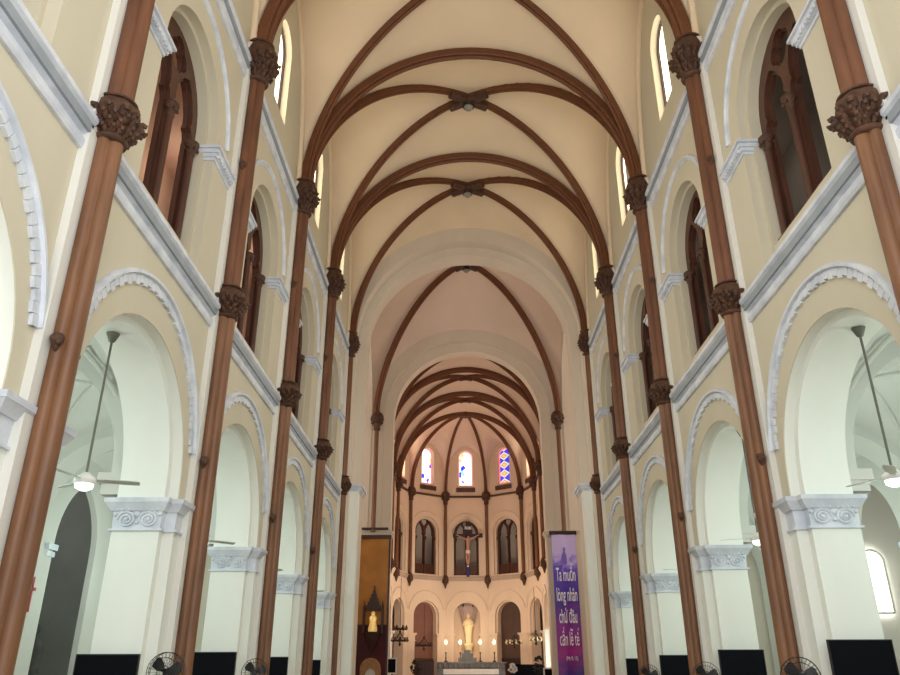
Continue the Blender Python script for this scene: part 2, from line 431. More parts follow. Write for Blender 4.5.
# hood mouldings
for side in (-1, 1):
    for k in range(0, 5):
        ym = YK[k] + BAY / 2
        hood('x', 2.40, 2.65, 3.5, math.radians(8), math.radians(172), True, .10, (side * XW, ym, 0), rot(side), 'dentilled hood moulding over the %s %s arcade arch' % (ORD[k], NAME[side]), 'arcade hood mouldings')
        if k: hood('x', 2.05, 2.19, 10.5, math.radians(4), math.radians(176), False, .07, (side * XW, ym, 0), rot(side), 'plain pale hood moulding over the %s %s gallery arch' % (ORD[k - 1], NAME[side]), 'gallery hood mouldings')

# gallery impost blocks
def impost_mesh(w):
    m = MB()
    for z0, z1, p in ((9.92, 9.99, .03), (9.99, 10.07, .07), (10.07, 10.16, .11), (10.16, 10.22, .16)):
        m.box(-p, w, -p, .3, z0, z1)
    for i in range(int(w / .11)): m.box(.02 + i * .11, .08 + i * .11, -.12, -.06, 10.0, 10.08)
    return m
imp_r = impost_mesh(BAY / 2 - .36 - 1.5).mesh('impost', M['trim'])
m = impost_mesh(BAY / 2 - .36 - 1.5); m.v = [(-x, y, z) for x, y, z in m.v]; imp_l = m.mesh('impost', M['trim'])

# tracery screens
def tracery(hw=1.4, zc=10.55, zb=7.66, panel=False):
    r = thing('tracery_screen', '', 'window tracery', (0, 0, 0), 0, 'gallery tracery')
    mp = lambda s, z, t: (s, t, z)
    s = hw / 1.32
    def lanc(cx, g, z0):
        L = [(.5, z0), (.5, 9.9), (.52, 10.06), (.46, 10.2), (.38, 10.27), (.42, 10.42), (.4, 10.6), (.3, 10.84), (.16, 11.02), (0, 11.16)]
        R = [(cx + (x + g) * s, z + (zc - 10.4) + (g if z > 9.95 else 0)) for x, z in L[1:]]
        Lf = [(cx - (x + g) * s, z + (zc - 10.4) + (g if z > 9.95 else 0)) for x, z in reversed(L[1:-1])]
        return [(cx - (.5 + g) * s, z0), (cx + (.5 + g) * s, z0)] + R + Lf
    def quat(g):
        return [((.28 + g) * (1 + .25 * abs(math.cos(2 * a))) * math.cos(a) * s, zc + .86 + (.28 + g) * (1 + .25 * abs(math.cos(2 * a))) * math.sin(a)) for a in [2 * PI * i / 24 + PI / 2 for i in range(24)]]
    m = MB(); z0 = zb + .12
    m.slab(archloop(hw - .002, zc, zb), [lanc(-.6 * s, -.02, z0), lanc(.6 * s, -.02, z0), quat(0)], .50, .60, mp)
    m.slab(archloop(hw - .002, zc, zb), [lanc(-.6 * s, .035, z0), lanc(.6 * s, .035, z0), quat(.04)], .42, .50, mp)
    m.build('tracery_plate', M['wood'], r)
    for cx in (-1.2 * s, 0, 1.2 * s):
        m = MB(); x = cx * .965
        m.tube([(x, .40, z0), (x, .40, zc - .70)], .075 * s, 12)
        m.lathe([(.1, zb), (.1, zb + .08), (.08, zb + .16)], 12, (x, .40, 0))
        sh = m.build('mullion_shaft', M['wood'], r, 50)
        m = MB(); z = zc - .72
        m.lathe([(.08, 0), (.1, .03), (.09, .08), (.13, .2), (.16, .26), (.16, .32), (.12, .36)], 12, (x, .40, z))
        for i in range(6): a = PI * i / 3; m.ball((x + .13 * math.cos(a), .4 + .13 * math.sin(a), z + .17), .04, 5)
        m.build('capital', M['cap'], sh, 50)
    m = MB()
    if panel:
        m.box(-hw + .01, hw - .01, .44, .58, zb, zb + .82)
        for i in (-3, -2, 2, 3): m.box(i * .2 - .045, i * .2 + .045, .42, .445, zb + .25, zb + .55)
    else:
        m.box(-hw + .01, hw - .01, .3, .62, zb - .02, zb + .14)
    m.build('sill_rail', M['wood'], r)
    return r
tr = tracery()
first = True
for side in (-1, 1):
    for k in range(1, 5):
        ym = YK[k] + BAY / 2
        lab = 'brown two-light tracery screen filling the %s %s gallery arch' % (ORD[k - 1], NAME[side])
        if first: tr.location = (side * XW, ym, 0); tr.rotation_euler = (0, 0, rot(side)); tr['label'] = lab; first = False
        else: copy_tree(tr, (side * XW, ym, 0), rot(side), lab, 'gallery tracery')
        t = thing('impost_moulding', 'pale dentilled impost mouldings flanking the %s %s gallery arch' % (ORD[k - 1], NAME[side]), 'moulding', (side * XW, ym, 0), rot(side), 'gallery imposts')
        put('impost', imp_r, t, (1.5, 0, 0)); put('impost', imp_l, t, (-1.5, 0, 0))

# clerestory windows
nwin = [0]
def window(loc, rz, r, zc, z0, t, glass='glow', frame='wood', mull=True):
    nwin[0] += 1
    mp = lambda s, z, tt: (s, tt, z)
    m = MB(); m.slab(archloop(r, zc, z0), [], t, t + .03, mp)
    root = thing('window_%d' % nwin[0], '', 'window', loc, rz); del root['label']; del root['category']; struct(root)
    m.build('glass', M[glass], root)
    m = MB(); m.slab(archloop(r, zc, z0), [archloop(r - .07, zc, z0 + .07)], t - .07, t, mp)
    if mull:
        m.box(-.025, .025, t - .04, t, z0, zc + r - .05)
        z = z0 + .8
        while z < zc + .2: m.box(-r, r, t - .035, t, z, z + .035); z += .8
    m.build('frame', M[frame], root)
    return root
for side in (-1, 1):
    for k in range(0, 5):
        window((side * XW, YK[k] + BAY / 2, 0), rot(side), .68, 17.5, 14.95, .27, 'glow', 'dwood', False)

# ------------------------------------------------------------------ nave vault
def prof_f(a, h=5.72): return ZS + h * math.sqrt(max(0, 1 - a * a))
def web_z(a, b, rise, h): return prof_f(min(abs(a), abs(b)), h) + rise * (1 - max(abs(a), abs(b)) ** 2)
def vault_bay(mb, ym, hx, hy, rise=.55, h=5.72, cx=0, n=20):
    ps = [math.sin(PI / 2 * i / n) for i in range(-n, n + 1)]; w = 2 * n + 1
    vs = [(cx + a * hx, ym + b * hy, web_z(a, b, rise, h)) for b in ps for a in ps]
    mb.add(vs, [(j * w + i, j * w + i + 1, (j + 1) * w + i + 1, (j + 1) * w + i) for j in range(w - 1) for i in range(w - 1)])
v = MB()
for k in range(5): vault_bay(v, YK[k] + BAY / 2, XW, BAY / 2)
for side in (-1, 1):
    for k in range(5):
        v.tube([(side * (XW - .03), YK[k] + BAY / 2 + 2.78 * math.cos(PI * i / 36), ZS - .1 + 5.66 * math.sin(PI * i / 36)) for i in range(37)], .1, 8)
struct(v.build('ceiling', M['vault'], smooth=60))

RP = []   # rib profile: three rolls
def ribprof(w, d):
    pts = [(-w / 2, -.12)]
    for cx, cy, r, a0, a1 in ((-w * .34, d * .35, w * .17, PI, PI * .25), (0, d * .62, w * .25, PI * .95, PI * .05), (w * .34, d * .35, w * .17, PI * .75, 0)):
        for i in range(8):
            a = a0 + (a1 - a0) * i / 7; pts.append((cx + r * math.cos(a), cy + r * math.sin(a) * 1.2))
    pts.append((w / 2, -.12)); return pts
RT, RD = ribprof(.31, .25), ribprof(.21, .20)
def rib(pts, B, P, inward, label, group, name='vault_rib', m='rib'):
    mb = MB(); mb.sweep(pts, B, P, inward)
    o = mb.build(name, M[m], smooth=50); return tag(o, label, 'vault rib', group)
def trans_pts(y, hx, h=5.72, n=48, z0=ZS):
    return [(hx * math.cos(PI * i / n), y, z0 + h * math.sin(PI * i / n)) for i in range(n + 1)]
def diag_pts(c, dx, dy, rise, h, n=36):   # from the corner to the centre boss
    out = []
    for i in range(n + 1):
        u = math.cos(PI / 2 * i / n)
        out.append((c[0] + dx * u, c[1] + dy * u, ZS + h * math.sqrt(max(0, 1 - u * u)) + rise * (1 - u * u)))
    return out
def boss(c, dirs, label, z, m='cap', k=1):
    mb = MB()
    for (dx, dy) in dirs:
        L = math.hypot(dx, dy); dx /= L; dy /= L
        pts = [(c[0] + dx * q, c[1] + dy * q, z - .12 - .03 * q) for q in (.0, .3 * k, .62 * k, .8 * k)]
        mb.tube(pts, [.19 * k, .175 * k, .165 * k, .16 * k], 10)
    mb.lathe([(.08 * k, -.34 * k), (.16 * k, -.32 * k), (.2 * k, -.22 * k), (.2 * k, 0)], 12, (c[0], c[1], z))
    o = mb.build('rib_boss', M[m], smooth=50); return tag(o, label, 'boss', 'vault bosses')
def lamp(c, z, label):
    t = thing('boss_lamp', label, 'lamp', (c[0], c[1], z), 0, 'lamps under the vault bosses')
    m = MB(); m.lathe([(.12, 0), (.2, -.03), (.24, -.1), (.22, -.14)], 16); m.build('reflector', M['steel'], t, 50)
    m = MB(); m.lathe([(.03, -.28), (.11, -.26), (.16, -.2), (.18, -.13)], 16); m.build('globe', M['lampg'], t, 60)
where = ['over the nearest bay', 'over the second bay', 'over the third bay', 'over the fourth bay', 'over the last nave bay']
for k in range(2, 5):
    n_ = ['nearest', 'second', 'third'][k - 2]
    rib(trans_pts(YK[k], 5.36, 5.57), (0, 1, 0), RT, (0, YK[k], ZS), 'broad brown transverse rib arching across the nave, %s in view' % n_, 'nave transverse ribs')
for k in range(2, 5):
    ym = YK[k] + BAY / 2; n_ = ['nearest visible bay', 'middle bay', 'last bay before the crossing'][k - 2]
    for sx in (-1, 1):
        for sy in (-1, 1):
            dx, dy = sx * 5.33, sy * (BAY / 2 - .12); B = (dy, -dx, 0)
            rib(diag_pts((0, ym), dx, dy, .5, 5.7), B, RD, (0, ym, ZS), 'slim brown diagonal rib of the %s, %s %s quarter' % (n_, 'near' if sy < 0 else 'far', 'left' if sx < 0 else 'right'), 'nave diagonal ribs')
    boss((0, ym), [(s * 5.3, t * 2.9) for s in (-1, 1) for t in (-1, 1)], 'brown boss where the ribs of the %s cross' % n_, ZS + 6.14)
    lamp((0, ym), ZS + 5.84, 'round glass lamp under the boss of the %s' % n_)

# ------------------------------------------------------------------ crossing
CY = 38.95
def cross_arch(ya, yb, yc, r1, r2, name):
    m = MB(); mp = lambda s, z, t: (s, t, z)
    z1_, z2_ = (14.15, 14.12) if name == 'wall_crossing_west' else (14.12, 14.08)
    for (t0, t1, r, zc) in ((ya, yb, r1, z1_), (yb, yc, r2, z2_)):
        hx = 5.7 if name == 'wall_crossing_west' else 6.9
        m.slab([(-hx, -EYE), (-r, -EYE)] + list(reversed(arc(r, zc, 48))) + [(r, -EYE), (hx, -EYE), (hx, 21.4), (-hx, 21.4)], [], t0, t1, mp)
    struct(m.build(name, M['arch'], smooth=25))
cross_arch(32.2, 32.85, 33.9, 5.15, 4.76, 'wall_crossing_west')
cross_arch(44.0, 44.35, 45.2, 5.0, 4.45, 'wall_crossing_east')
# impost bands on the crossing piers
n_tr = 11
for (y0, y1, mm, xa) in ((32.5, 33.9, 'trim', 4.76), (44.0, 45.2, 'arch', 4.45)):
    for side in (-1, 1):
        m = MB()
        for z0, z1, p in ((7.1, 7.18, .04), (7.18, 7.3, .09), (7.3, 7.42, .14)):
            a, b = sorted((side * (xa - p), side * (5.3 if y0 < 40 else 6.4))); m.box(a, b, y0 - p, y1 + p, z0, z1)
        if y0 < 40:
            a, b = sorted((side * 4.77, side * 5.3)); m2 = MB(); m2.box(a, b, y0 - .06, y0 + .36, -EYE, 7.1); struct(m2.build('wall_pier_face_' + NAME[side], M['pier']))
        struct(m.build('trim_%d' % n_tr, M[mm])); n_tr += 1
def flatvault(mb, ym, hx, hy, rise, h): vault_bay(mb, ym, hx, hy, rise, h)
v = MB(); vault_bay(v, CY, 5.75, 5.05, 2.1, 5.6); struct(v.build('ceiling_crossing', M['vault_pink'], smooth=60))
for sx in (-1, 1):
    for sy in (-1, 1):
        dx, dy = sx * 5.45, sy * 4.8
        rib(diag_pts((0, CY), dx, dy, 2.05, 5.6), (dy, -dx, 0), ribprof(.3, .27), (0, CY, ZS), 'dark brown diagonal rib of the crossing vault, %s %s quarter' % ('near' if sy < 0 else 'far', 'left' if sx < 0 else 'right'), 'crossing ribs')
boss((0, CY), [(s * 5.3, t * 4.8) for s in (-1, 1) for t in (-1, 1)], 'brown boss at the top of the crossing vault', ZS + 7.55)
lamp((0, CY), ZS + 7.2, 'round glass lamp under the crossing vault boss')

# wall shafts with pendants (crossing corners, chancel, apse)
m = MB(); m.tube([(0, 0, 7.3), (0, 0, 13.7)], .13, 14); wsh = m.mesh('shaft', M['brown'], 50)
m = MB()
m.lathe([(.14, 13.2), (.2, 13.25), (.2, 13.32), (.17, 13.4), (.3, 13.75), (.38, 13.95), (.38, 14.1), (.26, 14.3), (.22, 14.32)], 10)
for i in range(8): a = PI * i / 4; m.ball((.28 * math.cos(a), .28 * math.sin(a), 13.7), .09, 6); m.ball((.34 * math.cos(a + .4), .34 * math.sin(a + .4), 13.9), .08, 6)
wcap = m.mesh('capital', M['cap'], 50)
m = MB()
m.lathe([(.02, 6.35), (.07, 6.45), (.1, 6.6), (.2, 6.8), (.27, 7.0), (.27, 7.15), (.2, 7.3), (.15, 7.4)], 10)
for i in range(6): a = PI * i / 3; m.ball((.2 * math.cos(a), .2 * math.sin(a), 6.85), .08, 6)
wpen = m.mesh('pendant', M['cap'], 50)
def wallshaft(x, y, rz, label, pend=True, group='chancel wall shafts', cut=7.3):
    t = thing('wall_shaft', label, 'column', (x, y, 0), rz, group)
    put('shaft', wsh, t); put('capital', wcap, t)
    if pend: put('pendant', wpen, t)
    return t
for side in (-1, 1):
    wallshaft(side * 5.38, 43.75, 0, 'brown wall shaft on the %s pier of the far crossing arch' % NAME[side], False, 'crossing wall shafts')
    # transept side walls of the crossing
    m = MB(); mp = side_map(side, CY); mp2 = lambda s, z, t, f=mp: f(s, z, t + .15)
    m.slab([(-5.05, -EYE), (-5.0, -EYE)] + list(reversed(arc(5.0, 14.0, 32))) + [(5.0, -EYE), (5.05, -EYE), (5.05, 21.4), (-5.05, 21.4)], [], 0, 1.1, mp2)
    struct(m.build('wall_transept_' + NAME[side], M['arch'], smooth=25))
    m = MB()
    x0, x1 = sorted((side * 6.7, side * 15))
    m.box(x0, x1, 33.3, 33.6, -EYE, 20); m.box(x0, x1, 44.3, 44.6, -EYE, 20); m.box(x0, x1, 33.3, 44.6, 19.7, 20)
    struct(m.build('wall_transept_arm_' + NAME[side], M['arch']))
    m = MB(); mpp = lambda s, z, t, sd=side: (sd * (14.7 + t), CY + s, z)
    m.slab([(-5.6, -EYE), (5.6, -EYE), (5.6, 20), (-5.6, 20)], [archloop(.9, 14, 8, -2.2), archloop(.9, 14, 8, 2.2)], 0, .5, mpp)
    struct(m.build('wall_transept_end_' + NAME[side], M['arch']))
    for q in (-2.2, 2.2): window((side * 14.7, CY + q, 0), rot(side), .9, 14, 8, .3)

# ------------------------------------------------------------------ chancel and apse
CHB = (60.3 - 45.2) / 3; CHY = [45.2 + CHB * i for i in range(4)]
AC = (0, 60.3); AR = 5.8; AP = AR * math.cos(math.radians(18)); AH = AR * math.sin(math.radians(18))
APS = [math.radians(a) for a in (-72, -36, 0, 36, 72)]
tr2 = tracery(1.05, 10.85, 7.45, True)
usedt = [False]
def place_tr2(loc, rz, label):
    if not usedt[0]:
        tr2.location = loc; tr2.rotation_euler = (0, 0, rz); tr2['label'] = label; tr2['group'] = 'chancel tracery'; usedt[0] = True
    else: copy_tree(tr2, loc, rz, label, 'chancel tracery')
for side in (-1, 1):
    w = MB()
    for i in range(3):
        bay_wall(w, CHB / 2, side_map(side, CHY[i] + CHB / 2), 1.35, 1.2, 3.9, True, True, 1.25, 1.05, 10.85, 7.42, 21.2, .6, 17.1, 14.7, .9)
    struct(w.build('wall_chancel_' + NAME[side], M['wallc'], smooth=25))
    m = MB()
    for i in range(4):
        a, b = sorted((side * XW, side * (XW + .9))); m.box(a, b, CHY[i] - 1.0 if i else CHY[i], CHY[i] + 1.0 if i < 3 else CHY[i], -EYE, 2.9)
    struct(m.build('trim_%d' % n_tr, M['pier'])); n_tr += 1
    for i in range(3):
        ym = CHY[i] + CHB / 2; o = ['nearest', 'middle', 'farthest'][i]
        place_tr2((side * XW, ym, 0), rot(side), 'brown tracery screen in the %s gallery arch of the %s chancel wall' % (o, NAME[side]))
        window((side * XW, ym, 0), rot(side), .6, 17.1, 14.7, .4)
        hood('x', 1.66, 1.76, 4.1, math.radians(8), math.radians(172), False, .08, (side * XW, ym, 0), rot(side), 'hood moulding over the %s %s chancel arch' % (o, NAME[side]), 'chancel hood mouldings')
        hood('x', 1.56, 1.66, 10.9, math.radians(8), math.radians(172), False, .07, (side * XW, ym, 0), rot(side), 'upper hood moulding over the %s %s chancel gallery arch' % (o, NAME[side]), 'chancel hood mouldings')
        wallshaft(side * 5.36, CHY[i + 1], 0, 'brown wall shaft with pendant, %s on the %s chancel wall' % (o, NAME[side]))
    m = MB(); m2 = MB()
    for z0, z1, p in ((6.95, 7.05, .06), (7.05, 7.18, .12), (7.18, 7.28, .18)):
        a, b = sorted((side * (XW - p), side * XW)); m.box(a, b, 45.2, 60.3, z0, z1)
    struct(m.build('trim_%d' % n_tr, M['wallc'])); n_tr += 1
    a, b = sorted((side * (XW - .14), side * XW)); m2.box(a, b, 45.2, 60.3, 13.85, 14.0); struct(m2.build('trim_%d' % n_tr, M['wood'])); n_tr += 1
v = MB()
for i in range(3): vault_bay(v, CHY[i] + CHB / 2, XW, CHB / 2, .4, 5.4, n=14)
struct(v.build('ceiling_chancel', M['vault_pink'], smooth=60))
for i in range(3):
    o = ['nearest', 'middle', 'farthest'][i]
    rib(trans_pts(CHY[i + 1], 5.36, 5.32), (0, 1, 0), RT, (0, CHY[i + 1], ZS), 'brown transverse rib across the chancel, %s' % o, 'chancel ribs')
    ym = CHY[i] + CHB / 2
    for sx in (-1, 1):
        for sy in (-1, 1):
            dx, dy = sx * 5.33, sy * (CHB / 2 - .1)
            rib(diag_pts((0, ym), dx, dy, .36, 5.36), (dy, -dx, 0), RD, (0, ym, ZS), 'slim brown diagonal rib of the %s chancel bay, %s %s quarter' % (o, 'near' if sy < 0 else 'far', 'left' if sx < 0 else 'right'), 'chancel ribs')
    boss((0, ym), [(s * 5.3, t * 2.4) for s in (-1, 1) for t in (-1, 1)], 'brown boss of the %s chancel bay' % o, ZS + 5.66, 'cap', .6)

# apse
w = MB(); v = MB()
SECT = ['far left', 'left', 'centre', 'right', 'far right']
strg = MB(); strb = MB()
for i, th in enumerate(APS):
    ox, oy = AC[0] + AP * math.sin(th), AC[1] + AP * math.cos(th)
    mp = frame_map(ox, oy, th); lo_ = (ox, oy, 0)
    bay_wall(w, AH, mp, 1.22, 1.08, 4.15, True, True, 1.2, 1.05, 10.85, 7.42, 21.2, .62, 17.38, 14.85, .8)
    for a, b in ((-AH, -1.08), (1.08, AH)):
        w.slab([(a, -EYE), (b, -EYE), (b, 2.9), (a, 2.9)], [], .0, .8, mp)
    if i != 2: place_tr2(lo_, -th, 'brown tracery screen in the %s gallery arch of the apse' % SECT[i])
    else: place_tr2(lo_, -th, 'brown tracery screen behind the crucifix')
    hood('x', 1.6, 1.72, 4.45, math.radians(8), math.radians(172), False, .09, lo_, -th, 'hood moulding over the %s ground arch of the apse' % SECT[i], 'apse hood mouldings')
    hood('x', 1.5, 1.6, 10.95, math.radians(8), math.radians(172), False, .07, lo_, -th, 'hood moulding over the %s gallery arch of the apse' % SECT[i], 'apse hood mouldings')
    # window with pink border
    root = window(lo_, -th, .60, 17.38, 14.9, .35, ['glow', 'sg0', 'sg1', 'sg2', 'glow'][i], 'sgb', False)
    m = MB(); mpl = lambda s, z, t: (s, t, z)
    m.add([(-.62, .34, 14.9), (.62, .34, 14.9), (.82, -.12, 14.66), (-.82, -.12, 14.66), (-.62, .34, 14.7), (.62, .34, 14.7), (.82, -.08, 14.3), (-.82, -.08, 14.3)],
          [(0, 1, 2, 3), (7, 6, 5, 4), (0, 1, 5, 4), (1, 2, 6, 5), (2, 3, 7, 6), (3, 0, 4, 7)])
    m.build('sill', M['wood'], root)
    # impost capitals
    for sx in (-1, 1):
        m = MB()
        for z0, z1, p in ((2.3, 2.36, .05), (2.36, 2.7, .02), (2.7, 2.78, .07), (2.78, 2.9, .13)):
            a, b = sorted((sx * (1.08 - p), sx * (AH - .02))); m.box(a, b, -p, .5, z0, z1)
        o = m.build('impost_band', M['wallc'], None, None, lo_, -th); tag(o, 'pale impost band on the %s side of the %s ground arch of the apse' % ('right' if sx > 0 else 'left', SECT[i]), 'moulding', 'apse imposts')
    e = AH * 1.02
    for z0, z1, p in ((6.95, 7.05, .06), (7.05, 7.18, .12), (7.18, 7.28, .18)):
        strg.slab([(-e, z0), (e, z0), (e, z1), (-e, z1)], [], -p, 0, mp)
    strb.slab([(-e, 13.83), (e, 13.83), (e, 13.98), (-e, 13.98)], [], -.14, 0, mp)
    # backs of the arches
    m = MB()
    m.slab([(-1.9, 6.4), (1.9, 6.4), (1.9, 13.6), (-1.9, 13.6)], [], 2.0, 2.1, mp)
    struct(m.build('wall_gallery_apse', M['gal']))
    # sector web
    n = 14; nb = 10; hh = 5.4; hw_ = 4.1; vs = []
    for a in range(n + 1):
        u = math.sin(PI / 2 * a / n)
        for b in range(-nb, nb + 1):
            q = math.sin(PI / 2 * b / nb); lat = q * u * AH
            z = max(ZS + hh * math.sqrt(max(0, 1 - u * u)), ZS + hw_ * math.sqrt(max(0, 1 - (q * u) ** 2)))
            rr = u * AP
            vs.append((AC[0] + rr * math.sin(th) + lat * math.cos(th), AC[1] + rr * math.cos(th) - lat * math.sin(th), z))
    W = 2 * nb + 1
    v.add(vs, [(a * W + b, a * W + b + 1, (a + 1) * W + b + 1, (a + 1) * W + b) for a in range(n) for b in range(W - 1)])
struct(w.build('wall_apse', M['wallc'], smooth=25)); struct(v.build('ceiling_apse', M['vault_pink'], smooth=60))
struct(strg.build('trim_%d' % n_tr, mat('apse_string_course', (186, 166, 150), .8, noise=.04))); n_tr += 1
struct(strb.build('trim_%d' % n_tr, M['wood'])); n_tr += 1
for i, a in enumerate((-90, -54, -18, 18, 54, 90)):
    th = math.radians(a); dx, dy = math.sin(th), math.cos(th)
    pn = ['leftmost', 'second from left', 'left of the central window', 'right of the central window', 'second from right', 'rightmost'][i]
    if abs(a) < 90:
        wallshaft(5.62 * dx, AC[1] + 5.62 * dy, -th, 'brown wall shaft with pendant in the apse, ' + pn, True, 'apse wall shafts')
    pts = [(5.55 * dx * math.cos(PI / 2 * j / 30), AC[1] + 5.55 * dy * math.cos(PI / 2 * j / 30), ZS + 5.35 * math.sin(PI / 2 * j / 30)) for j in range(31)]
    rib(pts, (dy, -dx, 0), RD, (0, AC[1], ZS), 'curved brown rib of the apse half-dome, ' + pn, 'apse ribs')
boss(AC, [(math.sin(math.radians(a)), math.cos(math.radians(a))) for a in (-72, -36, 0, 36, 72)], 'brown boss where the apse ribs meet', ZS + 5.45)

# ambulatory behind the apse and chancel
m = MB(); N = 16; P0 = []; 
pts = [(9.0, 45.2)] + [(9.0 * math.cos(PI * i / N), 60.3 + 9.0 * math.sin(PI * i / N)) for i in range(N + 1)] + [(-9.0, 45.2)]
for i in range(len(pts) - 1):
    (xa, ya), (xb, yb) = pts[i], pts[i + 1]
    m.add([(xa, ya, -EYE), (xb, yb, -EYE), (xb, yb, 14.2), (xa, ya, 14.2)], [(0, 1, 2, 3)])
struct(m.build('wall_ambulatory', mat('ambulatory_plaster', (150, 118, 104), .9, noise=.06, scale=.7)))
m = MB(); m.box(-9.2, 9.2, 45.2, 69.5, 14.15, 14.3)
c = MB(); c.v = []; 
inner = [(-6.2, 45.2), (6.2, 45.2), (6.2, 60.3)] + [(6.3 * math.sin(t_), 60.3 + 6.3 * math.cos(t_)) for t_ in [math.radians(x) for x in (72, 36, 0, -36, -72)]] + [(-6.2, 60.3)]
outer = [(-9.1, 45.2), (-9.1, 69.5), (9.1, 69.5), (9.1, 45.2)]
rs = MB()
rs.slab([(-9.1, 45.2), (-6.2, 45.2), (-6.2, 60.3)] + [(6.3 * math.sin(math.radians(x)), 60.3 + 6.3 * math.cos(math.radians(x))) for x in (-72, -36, 0, 36, 72)] + [(6.2, 60.3), (6.2, 45.2), (9.1, 45.2), (9.1, 69.5), (-9.1, 69.5)], [], 6.5, 6.7, lambda s, z, t: (s, z, t))
rs.slab([(-9.1, 45.2), (-6.2, 45.2), (-6.2, 60.3)] + [(6.3 * math.sin(math.radians(x)), 60.3 + 6.3 * math.cos(math.radians(x))) for x in (-72, -36, 0, 36, 72)] + [(6.2, 60.3), (6.2, 45.2), (9.1, 45.2), (9.1, 69.5), (-9.1, 69.5)], [], 13.9, 14.1, lambda s, z, t: (s, z, t))
struct(rs.build('ceiling_ambulatory', M['gal']))

# ground doors in the side arches of the apse
nd = 1
for i in (1, 3):
    th = APS[i]; ox, oy = AC[0] + AP * math.sin(th), AC[1] + AP * math.cos(th)
    d = thing('door_%d' % nd, '', 'door', (ox, oy, 0), -th); del d['label']; del d['category']; struct(d); nd += 1
    mm = M['wood'] if i == 1 else M['dwood']
    m = MB(); m.box(-1.06, 1.06, .62, .70, -EYE, 1.0); m.box(-1.06, 1.06, .56, .72, .95, 1.08)
    for x in (-.8, -.3, .3, .8): m.box(x - .18, x + .18, .58, .63, -1.2, .7)
    m.build('lower_panel', mm, d)
    m = MB(); m.slab(archloop(1.07, 4.2, 1.08), [], .66, .72, lambda s, z, t: (s, t, z))
    m.build('upper_panel', mat('brown_panel_%d' % i, (128, 88, 76) if i == 1 else (84, 62, 54), .7, noise=.06, scale=1.5), d)
# central niche
m = MB(); N = 14
for i in range(N):
    a0, a1 = PI * i / N, PI * (i + 1) / N
    A = (1.1 * math.cos(a0), 66.3 + .9 * math.sin(a0)); B_ = (1.1 * math.cos(a1), 66.3 + .9 * math.sin(a1))
    m.add([(A[0], A[1], -EYE), (B_[0], B_[1], -EYE), (B_[0], B_[1], 4.3), (A[0], A[1], 4.3)], [(0, 1, 2, 3)])
    for j in range(6):
        e0, e1 = PI / 2 * j / 6, PI / 2 * (j + 1) / 6
        q = lambda P_, e: (P_[0] * math.cos(e), 66.3 + (P_[1] - 66.3) * math.cos(e), 4.3 + 1.1 * math.sin(e))
        m.add([q(A, e0), q(B_, e0), q(B_, e1), q(A, e1)], [(0, 1, 2, 3)])
struct(m.build('wall_niche', M['wallc'], smooth=60))

